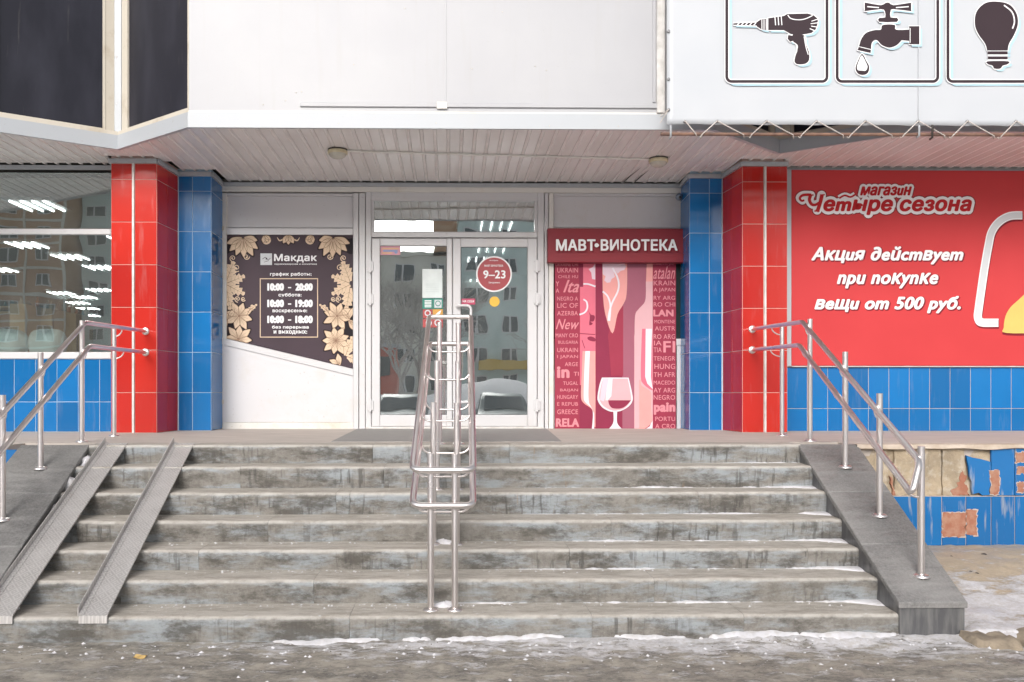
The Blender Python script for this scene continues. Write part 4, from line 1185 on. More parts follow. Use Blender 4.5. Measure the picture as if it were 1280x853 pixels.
# icons: the photo's coordinates came from a 3.2816x enlargement starting at (900, 0)
def e4(pts): return [(900 + x / 3.2816, y / 3.2816) for x, y in pts]
def icon(name, polys, strokes=(), cuts=()):
    for nm, mt, dx, off, grow in (('icon_shade', M_LBLUE, 3.4, OFF - .003, 0), ('icon_edge', M_WINK, 0, OFF - .0015, 1), (name, M_INK, 0, OFF, 0)):
        f = Flat(D_BN, off)
        for p in polys:
            p = e4(p)
            if grow: f.strip(p, 2.4, closed=True)
            else: f.poly([(x + dx, y + dx * .9) for x, y in p])
        for p, wd in strokes:
            f.strip([(x + dx, y + dx * .9) for x, y in e4(p)], wd + (2 if grow else 0))
        f.build(nm, mt, BN)
    f = Flat(D_BN, OFF + .0015)
    for p, wd in cuts: f.strip(e4(p), wd)
    if cuts: f.build('icon_highlight', M_WINK, BN)
body = [(198, 75), (262, 66), (275, 58), (360, 56), (385, 64), (402, 78), (400, 100), (392, 122), (375, 136), (340, 142), (322, 146), (290, 140), (262, 124), (198, 124)]
chuck = [(150, 92), (168, 80), (190, 78), (190, 124), (168, 120), (150, 108)]
grip = [(300, 140), (345, 146), (352, 180), (364, 212), (366, 245), (350, 262), (318, 264), (306, 252), (310, 228), (318, 205), (312, 180), (300, 170)]
guard = [(280, 144), (300, 148), (300, 168), (288, 172), (278, 160)]
icon('drill_icon', [body, chuck, cr(grip, 3, True), guard, [(55, 96), (150, 93), (150, 105), (55, 102)]],
     cuts=[([(225, 66), (228, 104)], 1.1), ([(238, 66), (241, 104)], 1.1), ([(251, 66), (254, 104)], 1.1), ([(171, 80), (171, 120)], .7), ([(177, 80), (177, 122)], .7), ([(184, 80), (184, 122)], .7),
           (cr([(278, 62), (290, 76), (320, 82), (350, 78), (380, 64)], 4), 1.1), ([(375, 88), (404, 78)], 1.0), ([(372, 98), (404, 94)], 1.0), ([(374, 108), (402, 112)], 1.0), ([(368, 118), (392, 128)], 1.0),
           (cr([(345, 150), (352, 190), (362, 225)], 4), 1.0), (cr([(305, 176), (318, 190), (312, 215)], 4), .9)] +
          [([(70 + 17 * k, 104), (80 + 17 * k, 94)], 1.2) for k in range(5)])
tap = cr([(572, 185), (580, 160), (600, 135), (635, 124), (660, 122), (668, 103), (716, 103), (722, 122), (776, 122)], 4) + [(776, 108), (818, 108), (818, 182), (776, 182), (776, 168)] + cr([(745, 166), (725, 186), (695, 196), (665, 186), (645, 166), (630, 168), (622, 180), (620, 200)], 4) + [(618, 218), (564, 206)]
handle = cr([(594, 14), (600, 12), (660, 22), (680, 12), (694, 12), (712, 22), (780, 12), (784, 16), (784, 42), (780, 46), (712, 38), (700, 46), (700, 72), (726, 74), (726, 90), (654, 90), (654, 74), (678, 72), (676, 46), (660, 38), (598, 46), (594, 42)], 2, True)
icon('tap_icon', [tap, handle], cuts=[([(604, 28), (652, 32)], 1.3), ([(722, 32), (774, 28)], 1.3), ([(780, 116), (780, 176)], .8), ([(570, 192), (620, 204)], .8)])
drop = cr([(583, 222), (600, 250), (612, 275), (606, 300), (586, 308), (566, 302), (556, 280), (566, 250)], 5, True)
icon('drop_icon', [drop]); Flat(D_BN, OFF + .001).poly(e4(cr([(582, 228), (597, 254), (605, 274), (598, 290), (582, 290), (566, 288), (562, 274), (570, 250)], 5, True))).build('drop_highlight', M_WINK, BN)
bulb = cr([(1096, 208), (1088, 180), (1060, 140), (1046, 100), (1052, 50), (1085, 15), (1130, 7), (1185, 18), (1216, 55), (1222, 100), (1206, 145), (1186, 180), (1180, 208)], 5)
icon('bulb_icon', [bulb, [(1098, 211), (1180, 211), (1180, 224), (1098, 224)], [(1099, 232), (1180, 232), (1180, 244), (1099, 244)], cr([(1098, 252), (1182, 252), (1180, 264), (1160, 270), (1150, 282), (1126, 282), (1118, 270), (1100, 264)], 3, True)],
     cuts=[(cr([(1165, 22), (1198, 50), (1208, 88), (1200, 118)], 5), 1.6)])
# grommets, rope, pipe
M_GROM = simple('steel eyelet', (.30, .30, .31), .4, .8)
M_RUST = simple('rusty pipe', (.23, .13, .09), .75, 0, (.10, .06, .05), 12)
M_ROPE = simple('white rope', (.62, .58, .54), .8, 0, (.42, .36, .32), 60)
gxs = [856, 896.7, 958.5, 1021, 1082, 1148, 1209.6, 1270.5, 1332, 1394]
gpos = [W(x, 151.8, D_BN - .010) for x in gxs]; gleft = [W(835.8, y, D_BN - .010) for y in (39, 99, 137, -40, -110)]
for q in gpos + gleft:
    MB().lathe(q, [(.004, -.002), (.010, -.0035), (.014, 0), (.014, .012)], 12, 'y').build('grommet', M_GROM, BN)
PIPE = MB().tube([W(826, 167.8, D_BN + .0), W(1000, 168.2, D_BN + .01), W(1430, 169, D_BN)], .0155, 10).build('banner_pipe', M_RUST,
    label='thin rusty horizontal pipe under the white banner, holding its lacing', cat='pipe')
zp = Z(168.2, D_BN)
rp_ = []
for i, q in enumerate(gpos):
    if i: 
        dx = .16; rp_ += [(q.x - dx, D_BN + .022, zp + .005), (q.x - dx + .01, D_BN - .004, zp - .018), (q.x - dx + .02, D_BN - .020, zp + .006)]
    rp_ += [(q.x - .004, q.y - .006, q.z), (q.x + .004, q.y - .006, q.z - .002)]
    rp_ += [(q.x + .235 if i else q.x + .10, D_BN - .020, zp + .004), ((q.x + .245 if i else q.x + .11), D_BN - .002, zp - .019), ((q.x + .25 if i else q.x + .115), D_BN + .02, zp)]
RP = empty('lacing_rope', 'white rope laced in zigzags between the banner eyelets and the rusty pipe', 'rope')
MB().tube(rp_, .0052, 6).build('lower_rope', M_ROPE, RP)
for i in range(2):
    q = gleft[2 if i == 0 else 2]
    MB().tube([q + Vector((0, -.006, 0)), W(825, 146 + i * 8, D_BN + .03)], .004, 6).build('corner_rope', M_ROPE, RP)
for x, y0, y1, mt, lab in ((1149, 157, 170, M_FASCIA, 'short white strap holding the rusty pipe under the middle of the banner'), (838.5, 157, 171, M_FASCIA, 'short white strap at the left end of the rusty pipe'), (1165.5, 156.6, 172, M_RING, 'short dark clamp on the rusty pipe to the right of the white strap')):
    q0 = W(x, y0, D_BN - .02); q1 = W(x, y1, D_BN - .02)
    MB().tube([q0, (q1.x, q1.y, q1.z), (q1.x, D_BN + .02, q1.z - .004)], .010, 8).build('pipe_strap', mt, label=lab, cat='strap')

#PART billboard
D_BB = D_WING - .035
def redsign():
    m, t, b = new_mat('red billboard vinyl')
    v = coords(t, (1, 1, 1)); f, raw = noise_f(t, v, 1.2, 3, .3, .7)
    setc(t, b, mix(t, f, (.58, .056, .060), (.53, .048, .052)))
    b.inputs['Roughness'].default_value = .5; b.inputs['Specular IOR Level'].default_value = .2; bump(t, b, raw, .1, .01); return m
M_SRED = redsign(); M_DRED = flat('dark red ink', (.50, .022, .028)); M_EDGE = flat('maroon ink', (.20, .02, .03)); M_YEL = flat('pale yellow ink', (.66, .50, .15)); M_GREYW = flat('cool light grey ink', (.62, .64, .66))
BB = empty('billboard', 'large red billboard with white Cyrillic lettering on the right-hand wall', 'billboard')
pbox('panel', 989.5, 212.5, 1480, 457.5, D_BB, .03, M_SRED, BB, .002)
pbox('edge_strip', 984, 212, 989.3, 458, D_BB - .006, .036, M_FASCIA, BB, .002)
pbox('edge_strip', 989.5, 457.7, 1480, 459, D_BB - .004, .034, M_STRIP, BB, .001)
def lettering(name, mat, parent, items, D):
    m = MB()
    for it in items: text(m, it[0], it[1], D, **it[2])
    return m.build(name, mat, parent)
kw = dict(bold=.035, shear=.28, off=.0035)
m = MB()
for s_, bx_ in (('Акцuя ∂eŭcmвyem', (1014, 308, 1204.5, 331)), ('npu noкynкe', (1046, 341, 1173, 361)), ('вeщu om 500 pyб.', (1018, 370, 1201, 392))):
    m = MB(); outlined(m, s_, (bx_[0] + 1, bx_[1] + .8, bx_[2] + 1, bx_[3] + .8), D_BB, .001, .9, .035, .28, 6); m.build('lettering_edge', M_EDGE, BB)
    letters(s_, bx_, D_BB, 'letter', M_WINK, BB, **kw)
# logo: fat white outline with maroon rim
for nm, mt, wd, of in (('logo_rim', M_EDGE, 4.6, .001), ('logo_outline', M_WINK, 3.5, .0036)):
    m = MB()
    outlined(m, 'магазuн', (1075, 232.8, 1140, 245), D_BB, of, wd * .8, .04, .30, 16)
    outlined(m, 'еmыре сезона', (1029, 249, 1215, 269.5), D_BB, of + .00005, wd, .05, .22, 16)
    m.build(nm, mt, BB)
    f = Flat(D_BB, of)
    for pts, w_ in (((( 1013, 244), (1012, 251), (1016, 256), (1023, 255)), 3.5), (((1027, 244), (1025, 255), (1021.5, 263)), 4), (((1003, 251), (999.5, 247.5), (1004, 244), (1014, 244)), 3)):
        f.strip(cr(pts, 5), w_ + wd * 2)
        for q in (pts[0], pts[-1]): f.disc(q[0], q[1], (w_ + wd * 2) / 2, 16)
    f.strip(cr([(1049, 248), (1056, 244.5), (1063, 246.5), (1069, 243.5)], 4), 2 + wd * 1.6)
    f.build(nm, mt, BB)
f = Flat(D_BB, .0068)
f.strip(cr([(1005.5, 250.5), (1002, 251.2), (999.8, 248), (1003, 244.4), (1009, 243.6), (1014, 244)], 6), 2.4, 3.6)
f.strip(cr([(1013.5, 243.6), (1011.8, 250), (1014.5, 255.5), (1019, 256.3), (1024, 253.5)], 6), 4.2, 3)
f.strip(cr([(1027.6, 243.6), (1025.4, 253), (1022.5, 262), (1021, 264.5)], 6), 4.6); f.strip([(1011, 244), (1017, 244)], 1.6); f.strip([(1025, 244), (1031, 243.6)], 1.6); f.strip([(1018, 264), (1024.5, 264)], 1.8)
f.strip(cr([(1049, 248), (1056, 244.5), (1063, 246.5), (1069, 243.5)], 4), 2.2)
f.build('logo_letter', M_DRED, BB)
letters('еmыре сезона', (1029, 249, 1215, 269.5), D_BB, 'logo_letter', M_DRED, BB, off=.0062, bold=.05, shear=.22)
# slab serifs on the logo letters
letters('магазuн', (1075, 232.8, 1140, 245), D_BB, 'logo_letter', M_DRED, BB, off=.0062, bold=.06, shear=.30)
# white bag outline and yellow shape
def e8(pts): return [(1180 + x / 4.49, 240 + y / 4.49) for x, y in pts]
bag = e8(cr([(440, 132), (370, 136), (310, 168), (268, 225), (250, 300), (232, 400), (212, 530), (194, 660), (190, 700), (200, 728), (225, 735)], 5) + [(306, 735)])
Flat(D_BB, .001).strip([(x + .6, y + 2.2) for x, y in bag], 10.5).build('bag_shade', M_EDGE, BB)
Flat(D_BB, .0025).strip(bag, 10.2).build('bag_outline', M_WINK, BB); Flat(D_BB, .004).strip(bag, 7.6).build('bag_outline_fill', M_GREYW, BB)
rb = e8([(480, 132)]); right = [(2 * 1322 - x, y) for x, y in bag][::-1]
Flat(D_BB, .0025).strip(right, 10.2).build('bag_outline', M_WINK, BB)
yel = e8(cr([(336, 760), (345, 700), (372, 650), (420, 605), (470, 560), (560, 500), (700, 470), (840, 500), (930, 600), (950, 700), (950, 785), (900, 792), (600, 792), (350, 792)], 4, True))
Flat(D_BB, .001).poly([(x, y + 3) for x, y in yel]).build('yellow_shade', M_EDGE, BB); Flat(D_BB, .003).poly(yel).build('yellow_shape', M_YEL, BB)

#PART wine shop sign and poster
D_WS = 9.66
M_MAR = simple('maroon sign board', (.235, .030, .042), .45, 0, (.26, .026, .036), 3, bmp=.05, spec=.25)
WS = empty('shop_sign', 'maroon sign board with white Cyrillic letters above the wine poster', 'sign')
pbox('board', 685, 285.5, 855.5, 328.2, D_WS, .12, M_MAR, WS, .003)
m = MB(); text(m, 'МАВТ·ВИНОТЕКА', (696, 299.5, 848, 315), D_WS, off=.012, th=.006, bold=.045, shift=(.8, .9)); m.build('letter_back', M_EDGE, WS)
letters('МАВТ·ВИНОТЕКА', (695, 299, 847, 314), D_WS, 'letter', M_WINK, WS, off=.014, th=.008, bold=.035)
Flat(D_WS, .0235, .004).disc(745.8, 306.8, 2.6, 20).build('letters', M_WINK, WS)
D_WP = 9.79
cm = {n_: flat('wine poster ' + n_, c_) for n_, c_ in (('rose', (.34, .045, .08)), ('plum', (.27, .035, .075)), ('dusk', (.36, .12, .17)), ('pink', (.72, .17, .24)), ('salmon', (.80, .36, .34)), ('pale', (.72, .42, .45)), ('lilac', (.75, .58, .66)), ('text', (.72, .27, .31)), ('white', (.80, .74, .80)))}
WPo = empty('wine_poster', 'tall rose-coloured poster of wine bottles and a wine glass between country names', 'poster')
pbox('sheet', 693.5, 328.4, 845, 536.8, D_WP, .012, cm['rose'], WPo, .001)
CL = [(693.8, 328.4), (844.8, 328.4), (844.8, 536.5), (693.8, 536.5)]
def ew(pts): return [(680 + x / 6.094, 280 + y / 6.094) for x, y in pts]
def ex(pts): return [(680 + x / 5.883, 400 + y / 5.883) for x, y in pts]
def fp(name, mat, polys, off, strips=()):
    f = Flat(D_WP, off, clip=CL)
    for p in polys: f.poly(p)
    for p, w_ in strips: f.strip(p, w_)
    return f.build(name, cm[mat], WPo)
fp('pink_column', 'pink', [[(725, 328), (744.5, 328), (744.5, 536.5), (725, 536.5)]], .001)
fp('dark_column', 'plum', [[(744.4, 328), (794, 328), (794, 536.5), (744.4, 536.5)]], .001)
fp('dusk_band', 'dusk', [[(771, 366), (784, 345), (785, 328), (808, 328), (808, 380), (794, 395), (794, 536.5), (778, 536.5), (778, 420), (766, 410)]], .0015)
fp('dusk_band', 'rose', [[(760, 420), (766, 395), (779, 382), (779, 470), (764, 470)]], .002)
fp('plum_edge', 'plum', [ew([(268, 300), (298, 300), (298, 480), (268, 480)]), ex([(262, 480), (378, 480), (378, 802), (262, 802)])], .002)
fp('bottle', 'salmon', [ew(cr([(446, 300), (446, 420), (450, 560), (470, 700), (522, 835), (560, 690), (600, 620), (626, 560), (634, 440), (634, 300)], 4))], .0025)
fp('bottle', 'salmon', [ew([(782, 300), (828, 300), (828, 480), (776, 480)])], .0025)
fp('bottle', 'pale', [ew(cr([(776, 440), (776, 540), (765, 600), (720, 650), (694, 700), (690, 860)], 4)) + ex([(664, 100), (664, 802), (740, 802), (800, 740), (800, 300), (800, 100)]) + ew([(828, 700), (828, 440)])], .003)
fp('bottle_side', 'salmon', [ex(cr([(712, 440), (716, 480), (760, 510), (790, 540), (788, 640), (796, 740), (770, 780), (740, 800)], 4) + [(700, 800), (700, 440)])], .0035)
fp('bottle_label', 'pink', [ex(cr([(722, 66), (716, 200), (712, 420), (730, 470), (770, 505), (798, 520)], 4) + [(798, 66)])], .004)
fp('bottle_shine', 'white', [ex([(748, 66), (796, 66), (790, 200), (786, 420), (794, 480), (800, 510), (760, 470), (744, 420)]), ex([(788, 760), (800, 740), (798, 800), (750, 800), (776, 785)])], .0048)
fp('bottle', 'salmon', [ex(cr([(284, 230), (278, 400), (272, 560), (290, 610), (350, 655), (362, 700), (365, 780)], 4) + [(378, 790), (378, 230)])], .0035)
fp('bottle_shine', 'white', [ex(cr([(304, 230), (296, 400), (292, 560), (304, 605), (350, 650), (360, 700), (352, 800)], 4) + [(370, 800), (368, 690), (352, 650), (330, 610), (326, 560), (330, 400), (338, 230)])], .0045)
# vine leaves and tendrils
vl = [(446, 300), (612, 300), (625, 325), (612, 352), (585, 358), (560, 380), (540, 352), (528, 345), (534, 380), (540, 405), (515, 420), (505, 445), (480, 450), (458, 430), (470, 400), (448, 385)]
fp('vine_leaf', 'lilac', [ew(vl), ew([(390, 300), (372, 330), (340, 345), (360, 372), (366, 420), (390, 425)])], .0055)
fp('tendril', 'white', [], .007, [(ew(cr([(522, 335), (556, 400), (570, 460), (560, 520), (520, 600), (496, 680), (490, 740)], 5)), 2.2), (ew(cr([(448, 515), (480, 545), (500, 590), (506, 640), (498, 740)], 5)), 2.2),
    (ew(cr([(300, 458), (340, 460), (392, 478)], 5)), 2.0), (ew(cr([(300, 575), (325, 595), (330, 640), (310, 675), (270, 692)], 5)), 2.0)])
fp('vine_shade', 'plum', [ew(cr([(335, 655), (355, 690), (385, 700), (380, 740), (352, 745), (372, 760), (345, 770), (350, 700)], 3, True)), ex(cr([(320, 130), (345, 122), (375, 135), (375, 158), (330, 150)], 3, True))], .0055, [(ex([(264, 100), (376, 108)]), .8), (ex([(280, 150), (300, 210)]), .8)])
# wine glass
bowl = cr([(426, 425), (408, 480), (394, 560), (398, 600), (430, 645), (480, 672), (512, 676)], 5) + cr([(528, 676), (570, 668), (625, 635), (652, 590), (646, 530), (622, 425)], 5)
fp('wine_glass', 'white', [ex(bowl), ex(cr([(510, 670), (512, 740), (500, 775), (478, 800)], 4) + cr([(572, 800), (545, 772), (536, 740), (538, 670)], 4))], .009)
inn = cr([(434, 432), (416, 500), (406, 570), (425, 620), (470, 655), (510, 668)], 5) + cr([(530, 668), (590, 650), (636, 600), (640, 560), (616, 432)], 5)
fp('wine_glass', 'pale', [ex(inn)], .0105)
fp('wine_glass_shine', 'lilac', [ex([(434, 430), (478, 430), (462, 500), (450, 570), (440, 600), (412, 590), (418, 520)])], .0118)
fp('wine_glass_shine', 'white', [ex([(478, 430), (505, 430), (495, 560), (470, 592), (452, 592), (462, 500)])], .0118)
fp('wine', 'plum', [ex(cr([(472, 592), (480, 625), (505, 650), (560, 652), (600, 635), (640, 592)], 4))], .0128)
LT = [('UKRAINE CHI', 329, 333, 6), ('UKRAIN', 335, 341, 7), ('CHILE HU', 344, 348, 5), ('NEGRO A', 371, 376, 6), ('LIC OF', 379, 385, 7), ('AZERBA', 389, 394.5, 7), ('MANY CRO', 417, 422, 6), ('BULGARIA', 426, 430, 5), ('UKRAIN', 435, 440.5, 7), ('I JAPAN', 444, 449, 6), ('ARGE', 453, 458, 6), ('TUGAL', 477, 481.5, 6), ('BAIJAN', 486, 490.5, 6), ('HUNGARY', 494, 499, 6), ('E REPUB', 503, 507.5, 6), ('GREECE', 512, 518, 7)]
def word(s_, bx_, **k_):
    m = MB(); text(m, s_, bx_, D_WP, off=.0025, th=.001, **k_); m.build('country_name', cm['text'], WPo)
for s_, y0, y1, cw in LT:
    x1 = 722.5; x0 = max(694.5, x1 - len(s_) * cw * .62) if s_ not in ('ARGE',) else 706
    word(s_, (x0, y0, x1, y1), bold=.012)
for s_, y0, y1, x0, b_, sh in (('Ita', 350, 366, 704, .02, .45), ('New', 399, 412, 694.8, .01, .4), ('in', 458, 473, 696, .06, 0), ('RELA', 523, 534, 694.8, .05, 0)):
    word(s_, (x0, y0, 724, y1) if s_ != 'in' else (696, 458, 712, 473), bold=b_, shear=sh)
word('TI', (717, 465, 723.5, 470)); word('Y', (694.6, 352, 699, 358)); word('A', (694.6, 361, 699, 366))
RTx = [('MALTA JAP', 329, 332, 817), ('KRAIN', 351, 357, 817), ('A JAPAN', 360, 366, 817), ('RY ARG', 370, 375, 817), ('RO CHI', 378, 383.5, 817), ('MONTENE', 400, 404.5, 818), ('AUSTR', 408, 413.5, 818.5), ('RO ARG', 418, 424, 817), ('IA', 426, 432, 817.5), ('TIA', 434.5, 440.5, 817), ('TENEGR', 445.5, 451, 817), ('HUNG', 455, 461.5, 818), ('TH AFR', 465.5, 471.5, 817), ('MACEDO', 476, 481, 817), ('AY ARG', 485, 491, 817), ('NEGRO', 494, 500, 817), ('PORTU', 521, 526.5, 819), ('A CRO', 530, 536, 819)]
for s_, y0, y1, x0 in RTx:
    x1 = 844 if len(s_) > 3 else 827
    word(s_, (x0, y0, x1, y1), bold=.012)
for s_, bx_, b_, sh in (('atalan', (816.5, 333, 844, 349), .008, .4), ('LAN', (816.5, 387, 842, 396), .06, 0), ('FI', (829, 426.5, 844, 441), .03, 0), ('pain', (817, 503, 844.3, 519), .05, 0)):
    word(s_, bx_, bold=b_, shear=sh)
Flat(D_WP, .002, clip=CL).rect(725.2, 328.4, 816.3, 329).build('plum_edge', cm['plum'], WPo)

#PART opening hours poster
D_MP = 9.815
M_MDK = simple('dark mauve poster', (.070, .048, .060), .45, 0, (.062, .043, .054), 3, bmp=.05, spec=.15)
M_CRM = flat('cream ink', (.74, .57, .41)); M_CRM2 = flat('brown vein ink', (.30, .19, .13)); M_BLK = flat('near black ink', (.018, .014, .018))
MP = empty('opening_hours_poster', 'dark mauve poster with cream flowers and white opening hours left of the doors', 'poster')
MPQ = [(279.5, 294.2), (441, 294.2), (441, 461), (279.5, 422)]
MB().prism([W(x, y, D_MP) for x, y in MPQ][::-1], (0, .006, 0)).build('sheet', M_MDK, MP)
FL_K = [0]
def fresh():
    global cre, vein, blk
    k = FL_K[0] * 2.5e-5; FL_K[0] += 1
    cre, vein, blk = Flat(D_MP, .0035 + k, .0004, clip=MPQ), Flat(D_MP, .0042 + k, .0004, clip=MPQ), Flat(D_MP, .0014 + k, .0004, clip=MPQ)
fresh()
def flush(name):
    if cre.mb.v:
        o = cre.build(name, M_CRM, MP)
        if vein.mb.v: vein.build('veins', M_CRM2, o)
        if blk.mb.v: blk.build('shadow_print', M_BLK, o)
    elif blk.mb.v: blk.build('shadow_print', M_BLK, MP)
    fresh()
def petal(cx, cy, ang, L, wd, veins=True):
    ca, sa = math.cos(ang), math.sin(ang)
    T_ = lambda u, v: (cx + u * ca - v * sa, cy + u * sa + v * ca)
    P = [T_(L * u, wd * v) for u, v in ((.06, 0), (.3, .34), (.6, .5), (.85, .25), (1, 0), (.85, -.25), (.6, -.5), (.3, -.34))]
    cre.poly(cr(P, 3, True)); blk.poly([(x + .6 * ca, y + .6 * sa) for x, y in cr([T_(L * 1.06 * u, wd * 1.25 * v) for u, v in ((0, 0), (.3, .4), (.6, .5), (.88, .25), (1, 0), (.88, -.25), (.6, -.5), (.3, -.4))], 3, True)])
    vein.strip(cr(P, 3, True), .55, closed=True)
    if veins:
        vein.strip([T_(L * .15, 0), T_(L * .7, 0)], .55, .2)
        for v in (-.22, .22): vein.strip([T_(L * .2, wd * v * .5), T_(L * .55, wd * v)], .3, .1)
def flower(cx, cy, r, n, rot, spread=2 * math.pi):
    for k in range(n): petal(cx, cy, rot + spread * k / n, r * (1 if k % 2 else .88), r * .42)
    cre.disc(cx, cy, r * .16, 12); vein.disc(cx, cy, r * .10, 8)
def leafp(cx, cy, ang, L, wd, n=5):
    ca, sa = math.cos(ang), math.sin(ang); T_ = lambda u, v: (cx + u * ca - v * sa, cy + u * sa + v * ca); up_, dn = [], []
    for k in range(n):
        u0 = k / n; e = math.sin(math.pi * min(1, (u0 + .12))) ** .7
        up_ += [T_(L * u0, wd * .36 * e), T_(L * (u0 + .16), wd * .55 * e)]; dn += [T_(L * u0, -wd * .36 * e), T_(L * (u0 + .16), -wd * .55 * e)]
    cre.poly(up_ + [T_(L, 0)] + dn[::-1]); vein.strip([T_(0, 0), T_(L * .9, 0)], .7, .2)
    for k in range(1, n): vein.strip([T_(L * k / n, 0), T_(L * (k / n + .14), wd * .34)], .35, .15); vein.strip([T_(L * k / n, 0), T_(L * (k / n + .14), -wd * .34)], .35, .15)
def curl(cx, cy, r, a0, turns=1.3, sgn=1):
    P = [(cx + r * (1 - .75 * t) * math.cos(a0 + sgn * turns * 2 * math.pi * t), cy + r * (1 - .75 * t) * math.sin(a0 + sgn * turns * 2 * math.pi * t)) for t in [i / 16 for i in range(17)]]
    cre.strip(P, 1.2, .7); cre.disc(P[-1][0], P[-1][1], r * .3, 8)
for side in (0, 1):
    fx = (lambda x: x) if side == 0 else (lambda x: 720.5 - x)
    fa = (lambda a: a) if side == 0 else (lambda a: math.pi - a)
    flush('flower'); blk.disc(fx(281), 308, 10, 16); blk.disc(fx(283), 395, 9, 16, 30); blk.disc(fx(284), 410, 10, 16)
    for ang, L in ((12, 18), (38, 23), (62, 26), (88, 25), (112, 24), (135, 24), (160, 22)): petal(fx(304), 297, fa(R(ang)), L, 9)
    flush('flower')
    for ang in (35, 60, 95): petal(fx(330), 294, fa(R(ang)), 10, 5, False)
    curl(fx(331), 301, 5, fa(R(-60)), 1.2, 1 if side == 0 else -1); cre.ring(fx(333), 300, 4.6, 2.4, 20)
    flush('flower_bud'); curl(fx(308), 321, 4, 0, 1.2); curl(fx(291), 323, 4, 2, 1.2)
    flush('tendril'); leafp(fx(283), 352, fa(R(-70)), 27, 15); leafp(fx(284), 354, fa(R(-22)), 24, 13); leafp(fx(283), 356, fa(R(28)), 26, 13); leafp(fx(283), 360, fa(R(80)), 28, 15)
    curl(fx(296), 335, 5, 1, 1.2, 1 if side == 0 else -1)
    flush('leaf_cluster'); flower(fx(299), 395, 19, 8, .3); flush('flower'); leafp(fx(310), 390, fa(R(-40)), 15, 5, 4); leafp(fx(308), 395, fa(R(-62)), 16, 5, 4)
    flush('leaf'); curl(fx(297), 374, 4, 1.5); curl(fx(304), 374, 3, .5)
    flush('tendril')
    for ang in (-110, -60, 120, 150): petal(fx(285), 400, fa(R(ang)), 16, 6)
flush('flower'); flower(298, 424, 19, 8, .1); flush('flower'); flower(420, 426, 19, 9, .35); flush('flower'); leafp(432, 445, R(-70), 26, 13); leafp(434, 446, R(20), 18, 12); petal(425, 455, R(-160), 14, 6); petal(425, 458, R(-100), 16, 7)
flush('leaf_cluster')
for ang in (60, 90, 120): petal(360.5, 293, R(ang), 13, 7)
for s_ in (-1, 1): cre.strip(cr([(360.5 + s_ * 6, 299), (360.5 + s_ * 11, 301), (360.5 + s_ * 14, 297)], 4), 2.2, .8)
flush('flower')
Flat(D_MP, .002).strip([(325.3, 348.6), (397, 348.6), (397, 421.6), (325.3, 421.6)], 1.5, closed=True).build('hours_frame', M_CRM, MP)
def mline(items):
    m = MB()
    for s_, bx_, b_ in items: text(m, s_, bx_, D_MP, off=.003, th=.001, bold=b_)
    m.build('lettering', M_WINK, MP)
for s_, bx_, b_ in (('Макдак', (342.5, 317.5, 396, 328.5), .03), ('график работы:', (337.5, 340.5, 389.5, 346), .035), ('суббота:', (348, 366.5, 377, 372), .04), ('воскресенье:', (340.5, 387, 384, 391.8), .04), ('без перерыва', (340, 407, 386, 412), .04), ('и выходных:', (342, 413, 384, 418.5), .04)):
    mline([(s_, bx_, b_)])
for y, a_, b__ in ((354, '10:00', '20:00'), (374.5, '10:00', '19:00'), (394.5, '10:00', '18:00')):
    mline([(a_, (334, y, 355, y + 10), .07), (b__, (369, y, 391, y + 10), .07), ('-', (360, y + 5, 364, y + 6.5), .03)])
mline([('парикмахерская и косметика', (343, 329.6, 396, 331.8), .03)])
Flat(D_MP, .002).rect(325.5, 317, 340, 331.5).build('emblem', M_GREYW, MP)
f = Flat(D_MP, .0035); f.strip(cr([(328, 324), (332, 322), (335, 325), (338, 323)], 4), .6); f.strip([(330, 328), (336, 326)], .5); f.disc(333, 323.6, 1.1, 10); f.build('emblem_mark', M_MDK, MP)

#PART stickers on the doors
D_ST = 9.796
def sticker(name, label, cat='sticker', group='stickers on the entrance doors'): return empty(name, label, cat, group=group)
T = sticker('hours_sticker', 'round maroon sticker with opening hours 9–23 on the right door glass')
Flat(D_ST, .001).disc(617.5, 342.8, 22.4, 48).build('rim', M_WINK, T); Flat(D_ST, .0022).disc(617.5, 342.8, 20.6, 48).build('disc', simple('maroon sticker', (.36, .035, .045), .4), T)
m = MB(); text(m, '9–23', (604, 338, 632, 348.5), D_ST, off=.0035, bold=.03); text(m, 'МАВТ-ВИНОТЕКА', (605.5, 331, 629, 333.6), D_ST, off=.0035, bold=.03); text(m, 'Ежедневно', (611, 352.4, 625, 354.8), D_ST, off=.0035, bold=.02); text(m, 'мы открыты', (612, 325.2, 622.5, 327), D_ST, off=.0035, bold=.02)
m.build('lettering', M_WINK, T)
T = sticker('yellow_sticker', 'plain yellow round sticker below the hours sticker on the right door')
Flat(D_ST, .001).disc(618.2, 377.2, 6.4, 28).build('disc', simple('yellow sticker', (.78, .46, .04), .4), T)
T = sticker('pink_sticker', 'small crimson label at the left edge of the right door glass')
Flat(D_ST, .001).rect(577, 373.5, 594, 381).build('sheet', simple('crimson sticker', (.50, .04, .11), .4), T)
m = MB(); text(m, 'НА СЕБЯ', (578.5, 375.4, 592.5, 378.4), D_ST, off=.0028, bold=.03); m.build('lettering', M_WINK, T)
T = sticker('paper_notice', 'blank-looking white paper notice behind the left door glass', 'notice', None)
Flat(D_ST, .001).rect(528, 336.5, 553, 372.5).build('sheet', simple('white paper', (.72, .78, .77), .6), T)
f = Flat(D_ST, .0025)
for k in range(5): f.rect(532, 355 + k * 2.4, 549, 355.6 + k * 2.4)
f.build('print', simple('faint print', (.60, .67, .66), .6), T)
T = sticker('rainbow_sticker', 'small pink and blue sticker in the top corner of the left door glass')
Flat(D_ST, .001).rect(475.5, 308, 500.5, 319).build('sheet', simple('pink sticker', (.66, .30, .36), .4), T)
